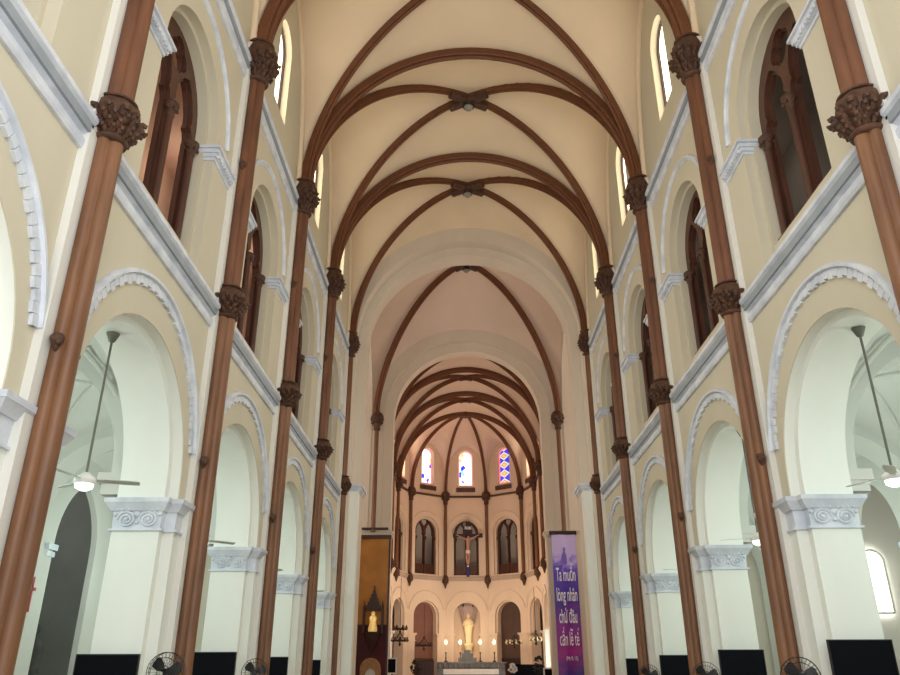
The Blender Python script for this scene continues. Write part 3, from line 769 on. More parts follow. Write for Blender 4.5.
# ------------------------------------------------------------------ aisles, galleries, chapels
for side in (-1, 1):
    S = NAME[side]
    # transverse arches
    m = MB()
    for k in range(0, 6):
        mp = lambda s, z, t, y=YK[k]: (side * s, y + t, z)
        m.slab([(6.6, 2.9), (7.0, 2.9)] + list(reversed(arc(2.4, 3.6, 24, cx=9.4))) + [(11.8, 2.9), (11.8, -EYE), (12.1, -EYE), (12.1, 7.0), (6.6, 7.0)], [], -.5, .5, mp)
        a, b = sorted((side * 6.62, side * 7.08)); m.box(a, b, YK[k] - .84, YK[k] + .84, 3.2, 3.4)
        a, b = sorted((side * 6.62, side * 7.0)); m.box(a, b, YK[k] - .8, YK[k] + .8, 3.0, 3.2)
    struct(m.build('wall_aisle_arches_' + S, M['aisle'], smooth=25))
    v = MB()
    for k in range(5):
        n = 10; ps = [math.sin(PI / 2 * i / n) for i in range(-n, n + 1)]; W = 2 * n + 1; ym = YK[k] + BAY / 2
        f = lambda a: 3.6 + 2.55 * math.sqrt(max(0, 1 - a * a))
        vs = [(side * (9.33 + a * 2.72), ym + b * BAY / 2, f(min(abs(a), abs(b))) + .4 * (1 - max(abs(a), abs(b)) ** 2)) for b in ps for a in ps]
        v.add(vs, [(j * W + i, j * W + i + 1, (j + 1) * W + i + 1, (j + 1) * W + i) for j in range(W - 1) for i in range(W - 1)])
        for sx in (-1, 1):
            for sy in (-1, 1):
                pp = [(side * (9.4 + sx * 2.6 * math.cos(PI / 2 * i / 16)), ym + sy * 2.9 * math.cos(PI / 2 * i / 16), 3.59 + 2.55 * math.sin(PI / 2 * i / 16) + .4 * math.sin(PI / 2 * i / 16) ** 2) for i in range(17)]
                v.tube(pp, .06, 8)
    struct(v.build('ceiling_aisle_' + S, M['aisle'], smooth=60))
    # outer wall with pointed chapel openings
    w = MB(); tr_ = MB()
    for k in range(5):
        ym = YK[k] + BAY / 2; mp = lambda s, z, t, y=ym: (side * (12 + t), y + s, z)
        pp = pointed(1.3, 3.45, 5.35, 2.0)
        o = [(-BAY / 2, -EYE), (-1.3, -EYE), (-1.3, 3.45)] + list(reversed(pp[2:]))[1:-1] + [(1.3, 3.45), (1.3, -EYE), (BAY / 2, -EYE), (BAY / 2, 14), (-BAY / 2, 14)]
        w.slab(o, [], 0, .18, mp)
        for sx in (-1,):
            ya, yb = sorted((ym + sx * 1.22, ym + sx * 1.75)); xa, xb = sorted((side * 11.9, side * 12.5))
            tr_.box(xa, xb, ya, yb, 3.2, 3.36); xa, xb = sorted((side * 11.94, side * 12.5)); tr_.box(xa, xb, ya + .04, yb - .04, 3.02, 3.16)
    struct(w.build('wall_aisle_' + S, M['aisle'], smooth=25)); struct(tr_.build('trim_%d' % n_tr, M['trim'])); n_tr += 1
    # chapels
    w = MB(); mp = lambda s, z, t: (side * (15.5 + t), s, z)
    wins = []
    for k in range(5):
        ym = YK[k] + BAY / 2; wins.append(archloop(.75, 3.2, 1.1 if side > 0 else 1.9, ym))
    w.slab([(YK[0], -EYE), (YK[5], -EYE), (YK[5], 7), (YK[0], 7)], wins if side > 0 else [], 0, .3, mp)
    for k in range(6):
        a, b = sorted((side * 12.5, side * 15.5)); w.box(a, b, YK[k] - .2, YK[k] + .2, -EYE, 7)
    a, b = sorted((side * 12.3, side * 15.9)); w.box(a, b, YK[0], YK[5], 6.2, 6.4)
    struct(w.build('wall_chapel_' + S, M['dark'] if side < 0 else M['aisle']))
    if side > 0:
        for k in range(1, 4): window((side * 15.5, YK[k] + BAY / 2, 0), rot(side), .75, 3.2, 1.1, .15, 'cglow', 'wood', False)
        window((13.0, 26.08, 0), 0, .42, 3.3, 1.7, -.04, 'cglow', 'aisle', False)
    # gallery
    w = MB()
    a, b = sorted((side * 6.63, side * 12.2)); w.box(a, b, YK[0], 33.9, 7.0, 7.15)
    struct(w.build('floor_gallery_' + S, M['gal']))
    w = MB(); a, b = sorted((side * 9.0, side * 9.2)); w.box(a, b, YK[0], 33.9, 7.15, 13.9)
    a, b = sorted((side * 6.7, side * 9.2)); w.box(a, b, YK[0], 33.9, 13.7, 13.9)
    struct(w.build('wall_gallery_' + S, M['galw'] if side < 0 else M['gal']))
# floor and roof
m = MB(); m.box(-16, 16, -3, 70, -EYE - .3, -EYE); struct(m.build('floor', M['floor']))

# ------------------------------------------------------------------ ceiling fans in the arcade arches
def fan(label):
    t = thing('ceiling_fan', label, 'fan', (0, 0, 0), 0, 'ceiling fans')
    m = MB(); m.lathe([(.02, -.16), (.05, -.15), (.1, -.03), (.11, 0)], 14); m.build('canopy_cup', M['rod'], t, 50)
    m = MB(); m.tube([(0, 0, -.1), (0, 0, -2.42)], .02, 8); m.build('rod', M['rod'], t)
    m = MB(); m.lathe([(.05, -2.38), (.09, -2.42), (.16, -2.47), (.17, -2.52), (.15, -2.56)], 18); m.build('motor', M['white'], t, 50)
    m = MB(); m.lathe([(.14, -2.56), (.13, -2.62), (.06, -2.66), (.01, -2.67)], 18); m.build('lamp_globe', M['bulb'], t, 60)
    for i in range(3):
        a = 2 * PI * i / 3 + .35; m = MB()
        ca, sa = math.cos(a), math.sin(a)
        vs = []
        for r_, w_ in ((.14, .04), (.25, .045), (.3, .07), (.6, .085), (.78, .075), (.8, .05)):
            for sgn, dz in ((-1, .012), (1, -.012)):
                vs.append((ca * r_ - sa * w_ * sgn, sa * r_ + ca * w_ * sgn, -2.5 + dz))
        n = 6; top = [(x, y, z + .01) for x, y, z in vs]
        fs = []
        for j in range(n - 1): fs += [(2 * j, 2 * j + 1, 2 * j + 3, 2 * j + 2), (12 + 2 * j, 12 + 2 * j + 2, 12 + 2 * j + 3, 12 + 2 * j + 1), (2 * j, 2 * j + 2, 12 + 2 * j + 2, 12 + 2 * j), (2 * j + 1, 12 + 2 * j + 1, 12 + 2 * j + 3, 2 * j + 3)]
        fs += [(0, 12, 13, 1), (10, 11, 23, 22)]
        m.add(vs + top, fs); m.build('blade', M['blade'], t)
    return t
f0 = None
for side in (-1, 1):
    for k in (1, 2, 3, 4):
        loc = (side * 6.25, YK[k] + BAY / 2, 5.26); lab = 'white ceiling fan on a long rod in the %s %s arcade arch' % (ORD[k - 1], NAME[side])
        if f0 is None: f0 = fan(lab); f0.location = loc
        else: copy_tree(f0, loc, k * .7 + side, lab, 'ceiling fans')

# ------------------------------------------------------------------ screens and pedestal fans
def screen(w, h, label, frame='bezel', name='flat_screen', stand=True):
    t = thing(name, label, 'screen', (0, 0, 0), 0, 'screens'); e_ = .08 if frame == 'white' else .02
    m = MB(); m.slab([(-w / 2, -h), (w / 2, -h), (w / 2, 0), (-w / 2, 0)], [[(-w / 2 + e_, -h + e_), (w / 2 - e_, -h + e_), (w / 2 - e_, -e_), (-w / 2 + e_, -e_)]], -.02, .03, lambda s, z, q: (s, q, z))
    m.box(-w / 2 + .01, w / 2 - .01, .01, .05, -h + .01, -.01); m.build('frame', M[frame], t)
    m = MB(); m.box(-w / 2 + e_, w / 2 - e_, -.01, .012, -h + e_, -e_); m.build('display', M['black'], t)
    return t
s0 = None
for side in (-1, 1):
    for k in (2, 3, 4, 5):
        yf = YK[k] - .86 - .13
        loc = (6.15 if side > 0 and k < 5 else side * 6.27, yf, .50 if side > 0 else (.30 if k == 2 else .47)); lab = 'black flat screen mounted on the %s %s pier' % (ORD[k - 1], NAME[side])
        if s0 is None: s0 = screen(1.06, .64, lab); s0.location = loc; m = MB(); m.box(-.15, .15, .045, .1, -.45, -.2); m.build('wall_bracket', M['steel'], s0)
        else: copy_tree(s0, loc, 0, lab, 'screens')
def pfan(label):
    t = thing('pedestal_fan', label, 'fan', (0, 0, 0), 0, 'pedestal fans')
    m = MB(); m.lathe([(.24, -EYE), (.24, -EYE + .03), (.05, -EYE + .08), (.03, -EYE + .1)], 20); m.build('base', M['bezel'], t, 40)
    m = MB(); m.tube([(0, 0, -EYE + .06), (0, 0, .02)], .02, 8); m.build('pole', M['steel'], t)
    m = MB(); m.tube([(0, -.08, .05), (0, .12, .05)], [.06, .09], 12); m.build('motor', M['bezel'], t, 50)
    m = MB()
    for y_, r_ in ((-.14, .3), (-.20, .22), (-.22, .1), (-.05, .3)):
        m.tube([(r_ * math.cos(2 * PI * i / 28), y_, .05 + r_ * math.sin(2 * PI * i / 28)) for i in range(29)], .006, 4)
    for i in range(28):
        a = 2 * PI * i / 28; c_, s_ = math.cos(a), math.sin(a)
        m.tube([(.05 * c_, -.22, .05 + .05 * s_), (.22 * c_, -.20, .05 + .22 * s_), (.3 * c_, -.14, .05 + .3 * s_), (.3 * c_, -.05, .05 + .3 * s_), (.1 * c_, .02, .05 + .1 * s_)], .0035, 3)
    m.build('guard', M['steel'], t)
    for i in range(3):
        a = 2 * PI * i / 3 + .3; m = MB(); vs = []
        for r_, w_ in ((.04, .03), (.12, .08), (.22, .1), (.26, .06)):
            for g in (-1, 1):
                vs.append((r_ * math.cos(a) - g * w_ * math.sin(a), -.12 + g * .02, .05 + r_ * math.sin(a) + g * w_ * math.cos(a)))
        vs2 = [(x, y + .008, z) for x, y, z in vs]
        m.add(vs + vs2, [(2 * j, 2 * j + 1, 2 * j + 3, 2 * j + 2) for j in range(3)] + [(8 + 2 * j, 8 + 2 * j + 2, 8 + 2 * j + 3, 8 + 2 * j + 1) for j in range(3)] + [(0, 8, 9, 1), (6, 7, 15, 14)])
        m.build('blade', M['bezel'], t)
    return t
p0 = None
for side, k, x in ((-1, 2, 5.2), (1, 2, 5.04), (-1, 3, 5.25), (1, 3, 5.25), (1, 4, 5.25)):
    loc = (side * x, YK[k] - 1.1, -.03 if side < 0 else -.12); lab = 'black pedestal fan standing by the %s %s column' % (ORD[k - 1], NAME[side])
    if p0 is None: p0 = pfan(lab); p0.location = loc
    else: copy_tree(p0, loc, side * -.3, lab, 'pedestal fans')

# ------------------------------------------------------------------ crucifix
def skinned(name, verts, edges, radii, m, parent, root=0, sub=2):
    me = bpy.data.meshes.new(name); me.from_pydata([Vector(v) for v in verts], edges, [])
    o = bpy.data.objects.new(name, me); C.objects.link(o)
    sk = o.modifiers.new('s', 'SKIN'); sk.use_smooth_shade = True
    me.materials.append(m)
    for i, d in enumerate(me.skin_vertices[0].data):
        r = radii[i]; d.radius = (r, r) if not isinstance(r, tuple) else r; d.use_root = (i == root)
    ss = o.modifiers.new('u', 'SUBSURF'); ss.levels = sub; ss.render_levels = sub
    dg = bpy.context.evaluated_depsgraph_get(); dg.update()
    em = bpy.data.meshes.new_from_object(o.evaluated_get(dg)); o.modifiers.clear(); o.data = em
    if not em.materials: em.materials.append(m)
    for p in em.polygons: p.use_smooth = True
    o.parent = parent
    return o
cr = thing('crucifix', 'large crucifix with a pale figure hung before the central gallery arch of the apse', 'crucifix', (.13, 65.3, .3), 0)
m = MB(); m.box(-.13, .13, 0, .12, 7.3, 11.2); m.box(-1.05, 1.05, 0, .12, 10.15, 10.4)
for x, z in ((-1.08, 10.27), (1.08, 10.27), (0, 11.25)): m.box(x - .17, x + .17, -.02, .14, z - .17, z + .17)
m.box(-.4, .4, .02, .1, 10.4, 10.75)
m.build('cross', M['dwood'], cr)
V = [(0, -.12, 8.95), (0, -.16, 9.25), (0, -.17, 9.6), (0, -.15, 9.9), (.03, -.2, 10.05), (.06, -.25, 10.2),
     (-.22, -.12, 9.93), (-.55, -.1, 10.12), (-.92, -.06, 10.3), (-1.0, -.05, 10.33), (.22, -.12, 9.93), (.55, -.1, 10.12), (.92, -.06, 10.3), (1.0, -.05, 10.33),
     (-.1, -.14, 8.85), (-.12, -.28, 8.4), (-.05, -.12, 7.95), (-.04, -.2, 7.83), (.1, -.14, 8.85), (.1, -.3, 8.38), (.05, -.12, 7.92), (.04, -.22, 7.8)]
Eg = [(0, 1), (1, 2), (2, 3), (3, 4), (4, 5), (3, 6), (6, 7), (7, 8), (8, 9), (3, 10), (10, 11), (11, 12), (12, 13), (0, 14), (14, 15), (15, 16), (16, 17), (0, 18), (18, 19), (19, 20), (20, 21)]
Rr = [.15, .13, .17, .13, .06, .1, .08, .055, .04, .03, .08, .055, .04, .03, .11, .085, .05, .035, .11, .085, .05, .035]
skinned('body', V, Eg, Rr, M['skin'], cr)
m = MB(); m.lathe([(.15, -.15), (.2, -.12), (.21, .02), (.17, .14), (.1, .15)], 14, (0, -.14, 8.9), True, 1, .8); m.build('loincloth', M['cloth'], cr, 50)
m = MB(); m.ball((.06, -.2, 10.27), .12, 8); m.build('hair', M['dwood'], cr, 60)
m = MB(); m.box(-.24, .24, -.05, -.01, 10.78, 10.98); pl = m.build('title_plaque', M['white'], cr)
def text(s, size, loc, m, parent=None, name='lettering', bold=.0, sx=1, align='CENTER', rz=0):
    cu = bpy.data.curves.new(name, 'FONT'); cu.body = s; cu.size = size; cu.align_x = align; cu.extrude = .004; cu.offset = bold
    o = bpy.data.objects.new(name, cu); C.objects.link(o)
    dg = bpy.context.evaluated_depsgraph_get(); dg.update()
    me = bpy.data.meshes.new_from_object(o.evaluated_get(dg)); bpy.data.objects.remove(o)
    me.transform(Matrix.Rotation(PI / 2, 4, 'X') @ Matrix.Diagonal((sx, 1, 1, 1))); me.materials.clear(); me.materials.append(m)
    o = put(name, me, parent, loc, rz); return o
text('INRI', .17, (0, -.06, 10.82), M['bezel'], pl, bold=.004)
m = MB(); m.box(-.12, .12, -.1, .12, 6.95, 7.72); m.build('foot_drape', M['blue'], cr)
m = MB(); m.box(-.08, .08, -.14, -.08, 7.72, 7.82); m.build('foot_rest', M['white'], cr)

# ------------------------------------------------------------------ altar, statue, candles
al = thing('high_altar', 'grey marble altar with a pale front below the statue niche', 'altar', (.24, 62.2, -.22))
m = MB(); m.box(-1.95, 1.95, -.5, .5, -EYE + .22, .15, None); m.build('altar_body', M['marble'], al)
m = MB(); m.box(-2.05, 2.05, -.56, .3, .14, .5); m.build('altar_cloth', M['wmarble'], al)
m = MB(); m.box(-2.6, 2.6, .6, 1.2, -EYE + .22, .9); m.box(-2.7, 2.7, .5, 1.3, .9, 1.0)
for i in range(13): m.lathe([(.1, .55), (.14, .65), (.12, .85)], 8, (-2.4 + .4 * i, .56, 0))
m.box(-.95, .45, .7, 1.5, 1.0, 1.3); m.box(-.7, .2, .8, 1.6, 1.3, 1.6); m.box(-.5, .0, .9, 1.6, 1.6, 1.85)
m.build('retable', M['marble'], al)
st = thing('saint_statue', 'gold-lit cream robed statue on a round pedestal in the central niche', 'statue', (.1, 66.25, 0))
m = MB(); m.lathe([(.34, 1.3), (.3, 1.45), (.26, 1.6), (.3, 1.85), (.44, 2.05), (.46, 2.15), (.3, 2.25)], 18); m.box(-.4, .4, -.4, .4, -EYE, 1.3); m.build('pedestal', M['cream'], st, 40)
m = MB(); m.lathe([(.22, 2.25), (.26, 2.4), (.27, 2.8), (.33, 3.2), (.36, 3.6), (.36, 3.85), (.25, 4.02), (.09, 4.1)], 22, (0, 0, 0), True, 1, .75, lambda a: 1 + .06 * math.sin(7 * a))
m.tube([(-.3, 0, 3.85), (-.36, -.1, 3.5), (-.12, -.28, 3.55)], [.1, .09, .06], 8); m.tube([(.3, 0, 3.85), (.38, -.1, 3.5), (.14, -.28, 3.6)], [.1, .09, .06], 8)
m.build('robe', M['cream'], st, 60)
m = MB(); m.ball((0, -.02, 4.25), .15, 10, (.9, .95, 1.2)); m.ball((0, -.16, 4.23), .035, 6); m.build('head', M['cream'], st, 60)
m = MB(); m.ball((0, .03, 4.3), .17, 10, (.95, .85, 1.1)); m.build('veil', M['cream'], st, 60)
cn = thing('niche_canopy', 'grey flared canopy with pointed corners above the statue', 'canopy', (.1, 66.55, 0))
m = MB(); m.lathe([(.5, 3.7), (.66, 4.4), (.84, 5.0), (.9, 5.04), (.45, 5.25), (.05, 5.4)], 6, (0, 0, 0), True, 1, .5); m.build('hood', mat('grey_canopy', (176, 156, 150), .7, noise=.08, scale=4), cn, 20)
m = MB()
for i in range(6): a = PI * i / 3; m.lathe([(.04, 4.95), (.07, 5.05), (.01, 5.25)], 6, (.8 * math.cos(a), .48 * math.sin(a), 0))
m.build('finial', M['dwood'], cn)
def candle(label):
    t = thing('altar_candle', label, 'candle', (0, 0, 0), 0, 'altar candles')
    m = MB(); m.lathe([(.15, 0), (.15, .04), (.05, .12), (.03, .2), (.06, .26), (.03, .34), (.04, .6), (.08, .66), (.03, .7)], 12); m.build('candlestick', M['dwood'], t, 50)
    m = MB(); m.tube([(0, 0, .66), (0, 0, 1.25)], .028, 8); m.build('wax', M['cream'], t)
    m = MB(); m.lathe([(.005, 1.22), (.10, 1.34), (.12, 1.42), (.05, 1.52), (.005, 1.58)], 10); m.build('flame', M['flame'], t, 60)
    return t
c0 = None
for x, lb in ((-1.65, 'outer left'), (-.55, 'inner left'), (.98, 'inner right'), (2.05, 'outer right')):
    loc = (x + .0, 63.15, .78); lab = 'lit candle on a dark candlestick on the altar, ' + lb
    if c0 is None: c0 = candle(lab); c0.location = loc
    else: copy_tree(c0, loc, 0, lab, 'altar candles')

# ------------------------------------------------------------------ chandeliers
def chandelier(r, top, label, m1='dwood'):
    t = thing('ring_chandelier', label, 'chandelier', (0, 0, 0), 0, 'chandeliers')
    m = MB(); m.tube([(r * math.cos(2 * PI * i / 24), r * math.sin(2 * PI * i / 24), 0) for i in range(25)], .05, 6)
    for i in range(8): a = PI * i / 4; m.tube([(0, 0, .55), (.5 * r * math.cos(a), .5 * r * math.sin(a), .18), (r * math.cos(a), r * math.sin(a), 0)], .018, 5)
    m.build('ring', M[m1], t, 50)
    m = MB(); m.tube([(0, 0, -.3), (0, 0, top)], .018, 6); m.ball((0, 0, .58), .09, 6); m.lathe([(.01, -.4), (.1, -.25), (.04, -.1), (.02, 0)], 8); m.build('chain', M[m1], t)
    for i in range(8):
        a = PI * i / 4 + .2; m = MB(); x, y = r * math.cos(a), r * math.sin(a)
        m.lathe([(.02, -.1), (.09, 0), (.09, .05), (.035, .06), (.035, .22)], 8, (x, y, 0)); m.build('candle_cup', M['cream' if m1 != 'dwood' else 'dwood'], t)
    return t
for (x, y, z, r, top, lb, mm) in ((-3.3, 62.6, 1.95, .6, 2.9, 'dark ring chandelier in front of the left apse door', 'dwood'), (3.55, 62.6, 2.1, .6, 2.8, 'pale ring chandelier in front of the right apse door', 'steel'),
                                  (-4.75, 57.3, 2.1, .55, 4.2, 'large dark two-tier chandelier at the left chancel wall', 'dwood'), (4.95, 59.6, 2.2, .42, 3.6, 'grey ring chandelier at the right chancel wall', 'steel')):
    c = chandelier(r, top, lb, mm); c.location = (x, y, z)
    if 'two-tier' in lb:
        m = MB(); m.tube([(r * .8 * math.cos(2 * PI * i / 24), r * .8 * math.sin(2 * PI * i / 24), .75) for i in range(25)], .06, 6)
        for i in range(6): a = PI * i / 3; m.lathe([(.02, .65), (.1, .75), (.1, .82), (.04, 1.0)], 8, (r * .8 * math.cos(a), r * .8 * math.sin(a), 0))
        m.build('upper_ring', M['dwood'], c, 50)

# ------------------------------------------------------------------ shrine on the left crossing pier
sh = thing('wall_shrine', 'tall ochre and dark red shrine panel with a gold figure under a stepped spire', 'shrine', (-5.28, 43.95, 0))
m = MB(); m.box(-.92, .82, -.1, .0, 2.4, 6.95); m.build('ochre_panel', M['ochre'], sh)
m = MB(); m.box(-.92, .9, -.14, .0, -EYE, 2.4); m.build('crimson_panel', M['crimson'], sh)
m = MB(); m.box(-.98, -.9, -.16, 0, -EYE, 7.0); m.box(.82, .92, -.16, 0, -EYE, 7.0); m.box(-1.0, .95, -.24, 0, 6.95, 7.12)
m.box(-.75, .75, -.34, -.02, 7.43, 7.52); m.build('frame', M['dwood'], sh)
m = MB()
for w_, z0, z1 in ((.5, 3.12, 3.35), (.4, 3.35, 3.55), (.3, 3.55, 3.75), (.2, 3.75, 3.95), (.11, 3.95, 4.15), (.05, 4.15, 4.4)):
    m.box(.2 - w_ * .75 - .1, .2 + w_ * .75 - .1, -.1 - w_, -.1, z0, z1)
m.lathe([(.02, .9), (.1, 1.1), (.2, 1.35), (.33, 1.6), (.42, 1.9), (.46, 2.02)], 10, (.1, -.3, 0))
for sx in (-1, 1): m.box(.1 + sx * .5 - .05, .1 + sx * .5 + .05, -.5, -.1, 1.95, 3.3); m.lathe([(.06, 3.3), (.01, 3.6)], 6, (.1 + sx * .5, -.3, 0))
m.build('spire_canopy', M['dwood'], sh)
m = MB(); m.lathe([(.22, 2.02), (.25, 2.15), (.17, 2.5), (.2, 2.75), (.09, 2.88)], 12, (.1, -.35, 0)); m.ball((.1, -.35, 2.96), .11, 8); m.build('gold_figure', M['goldglow'], sh, 60)
m = MB()
m.slab(pointed(.55, .2, .75, -EYE, .05), [pointed(.28, -.1, .25, -1.4, .05)], -.35, -.15, lambda s, z, t: (s, t, z))
m.build('arched_frame', mat('carved_oak', (150, 108, 66), .5, noise=.12, scale=6), sh)
m = MB(); m.slab(pointed(.28, -.1, .25, -1.4, .05), [], -.2, -.16, lambda s, z, t: (s, t, z)); m.build('white_inset', M['wmarble'], sh)

# ------------------------------------------------------------------ purple banner on the right crossing pier
bn = thing('hanging_banner', 'tall purple banner with white lettering on the right crossing pier', 'banner', (5.29, 43.6, 0))
bm_ = bpy.data.materials.new('banner_print'); bm_.use_nodes = True; nt = bm_.node_tree; bs = nt.nodes['Principled BSDF']; bs.inputs['Roughness'].default_value = .5
tc = nt.nodes.new('ShaderNodeTexCoord'); sp = nt.nodes.new('ShaderNodeSeparateXYZ'); nt.links.new(tc.outputs['Object'], sp.inputs['Vector'])
mr = nt.nodes.new('ShaderNodeMapRange'); mr.inputs['From Min'].default_value = -1.5; mr.inputs['From Max'].default_value = 7.1; nt.links.new(sp.outputs['Z'], mr.inputs['Value'])
nz = nt.nodes.new('ShaderNodeTexNoise'); nz.inputs['Scale'].default_value = 1.6; nz.inputs['Detail'].default_value = 3; nz.inputs['Distortion'].default_value = 1.2
nt.links.new(tc.outputs['Object'], nz.inputs['Vector'])
ad = nt.nodes.new('ShaderNodeMath'); ad.operation = 'MULTIPLY_ADD'; nt.links.new(nz.outputs['Fac'], ad.inputs[0]); ad.inputs[1].default_value = .28; nt.links.new(mr.outputs['Result'], ad.inputs[2])
rp = nt.nodes.new('ShaderNodeValToRGB'); e = rp.color_ramp.elements
e[0].position = .15; e[0].color = srgb(48, 30, 80); e[1].position = 1.12 if False else 1.0; e[1].color = srgb(196, 180, 236)
for p_, c_ in ((.3, (58, 30, 128)), (.42, (156, 22, 134)), (.58, (128, 28, 146)), (.72, (62, 34, 150)), (.9, (88, 58, 190)), (.96, (146, 124, 220))):
    x = e.new(p_); x.color = srgb(*c_)
nt.links.new(ad.outputs[0], rp.inputs['Fac']); nt.links.new(rp.outputs['Color'], bs.inputs['Base Color'])
m = MB(); n1, n2 = 12, 60; vs = []
for j in range(n2 + 1):
    for i in range(n1 + 1):
        x = -.66 + 1.32 * i / n1; z = 7.1 - 8.5 * j / n2
        vs.append((x, .03 * math.sin(x * 7) + .015 * math.sin(z * 2.1), z))
back = [(x, y + .015, z) for x, y, z in vs]; W = n1 + 1; o_ = len(vs)
m.add(vs + back, [(j * W + i, j * W + i + 1, (j + 1) * W + i + 1, (j + 1) * W + i) for j in range(n2) for i in range(n1)] + [(o_ + j * W + i, o_ + (j + 1) * W + i, o_ + (j + 1) * W + i + 1, o_ + j * W + i + 1) for j in range(n2) for i in range(n1)])
sheet = m.build('printed_sheet', bm_, bn, 60)
m = MB(); m.tube([(-.72, .0, 7.13), (.72, .0, 7.13)], .05, 8); m.box(-.75, .75, .05, .3, 7.1, 7.3); m.build('hanging_rail', M['dwood'], bn)
wt = mat('white_print', (240, 238, 246), .5, noise=0)
for s_, z_ in (('Ta muốn', 4.6), ('lòng nhân', 3.56), ('chứ đâu', 2.45), ('cần lê tê', 1.33)):
    ln = text(s_, 1.0, (0, -.085, z_), wt, sheet, bold=.006 if 'lê' not in s_ else 0, sx=.29)
    if 'lê' in s_:          # second accents of the last line
        for pre, ch, dz in (('cần lê', '~', .53), ('cần lê tê', '´', .27)):
            a = text(pre, 1.0, (0, 0, 0), wt, None, sx=.29, align='LEFT'); xr = max(v.co.x for v in a.data.vertices); bpy.data.objects.remove(a)
            x0 = min(v.co.x for v in ln.data.vertices)
            b = text(ch, .9, (x0 + xr - .07 + (.03 if ch != '~' else 0), -.087, z_ + dz), wt, sheet, sx=.29, name='accent')
text('(Mt 9, 13)', .26, (.08, -.085, .62), wt, sheet, bold=0, sx=.6)
lf = MB()
for i in range(22):
    x = random.uniform(-.5, .5); z = random.uniform(-1.3, -.3); a = random.uniform(0, PI)
    lf.add([(x + .22 * math.cos(a) * q * .6 - .05 * math.sin(a) * p, -.062, z + .22 * math.sin(a) * q + .05 * math.cos(a) * p) for q, p in ((-1, 0), (0, 1), (1, 0), (0, -1))], [(0, 1, 2, 3)])
lf.build('printed_leaves', mat('grey_print', (120, 110, 140), .6, noise=0), sheet)
fg = MB(); fg.slab([(-.2, 5.5), (.12, 5.5), (.1, 5.9), (.04, 6.15), (.06, 6.3), (0, 6.42), (-.07, 6.3), (-.05, 6.15), (-.16, 5.9)], [], -.05, -.046, lambda s, z, t: (s, t, z))
fg.build('printed_figure', mat('pale_violet_print', (120, 98, 190), .6, noise=0), sheet)

# ------------------------------------------------------------------ small things at the chancel
for x, y, z, w_, h_, lb in ((-4.62, 49.6, .86, .62, .9, 'white-framed screen at the left side of the chancel'), (4.72, 49.6, .3, .62, .9, 'white-framed screen at the right side of the chancel')):
    t = screen(w_, h_, lb, 'white'); t.location = (x, y, z)
    m = MB(); m.tube([(0, .1, -h_ + .1), (0, .1, -EYE - z + .03)], .04, 8); m.box(-.3, .3, -.15, .35, -EYE - z, -EYE - z + .05); m.build('stand', M['steel'], t)
def foliage(x, y, z, h, label, m1, name, r=.35, n=40, seed=1, cat='plant'):
    rnd = random.Random(seed); t = thing(name, label, cat, (x, y, 0))
    m = MB(); m.lathe([(.14, -EYE), (.2, -EYE + .2), (.22, -EYE + .5), (.15, -EYE + .7)], 12); m.build('pot', M['dwood'], t, 50)
    m = MB(); m.tube([(0, 0, -EYE + .6), (.03, 0, z - h * .5)], .03, 6); m.build('stem', M['leaf'], t)
    m = MB()
    for i in range(n):
        a, b = rnd.uniform(0, 2 * PI), rnd.uniform(-1, 1); rr = r * rnd.uniform(.4, 1)
        c = (rr * math.cos(a) * math.sqrt(1 - b * b), rr * math.sin(a) * math.sqrt(1 - b * b), z - h * .5 + h * .5 * b)
        m.ball(c, rnd.uniform(.06, .11), 5, (1, 1, .7))
    m.build('foliage' if m1 == 'leaf' else 'flowers', M[m1], t); return t
foliage(-3.75, 59.4, .85, .9, 'dark bushy plant at the left of the altar steps', 'leaf', 'potted_plant', .4, 40, 2)
foliage(4.55, 54, 1.0, 1.1, 'dark bushy plant before the bright chancel doorway', 'leaf', 'potted_plant', .42, 46, 3)
foliage(2.9, 55, .55, .55, 'white flower arrangement on the right of the altar', 'petal', 'flower_arrangement', .28, 36, 4, 'flowers')
bench = thing('choir_bench', 'long dark bench back low on the right of the altar', 'bench', (4.1, 58, 0))
m = MB(); m.box(-1.1, 1.1, 0, .1, -EYE, .5); m.box(-1.15, 1.15, -.05, .15, .5, .56); m.build('backrest', M['black'], bench)
m = MB(); m.box(-1.1, 1.1, -.5, 0, -1.2, -1.12); m.build('seat', M['dwood'], bench)
for x in (-1, 1): m = MB(); m.box(x - .05, x + .05, -.5, 0, -EYE, -1.2); m.build('leg', M['dwood'], bench)
# dark wood cabinet at the foot of the left apse door
cb_ = thing('low_cabinet', 'dark wooden cabinet low on the left of the altar', 'cabinet', (-3.2, 60.8, 0))
m = MB(); m.box(-.6, .7, 0, .6, -EYE, .85); m.build('body', M['dwood'], cb_)
for x in (-.3, .35): m = MB(); m.box(x - .26, x + .26, -.03, 0, -1.4, .7); m.build('door', M['dwood'], cb_)
# bright doorway in the right chancel arcade
window((XW, CHY[2] + CHB / 2, 0), rot(1), .8, 2.0, -EYE, .85, 'cglow', 'pier', False)
# red cross on the aisle wall
rc = MB(); rc.box(-.03, .03, -.05, 0, -.45, .45); rc.box(-.17, .17, -.05, 0, .1, .18)
o = rc.build('wall_cross', M['red']); o.location = (-11.95, 21.3, 1.95); o.rotation_euler = (0, 0, PI / 2); tag(o, 'small dark red cross on the left aisle wall', 'cross')
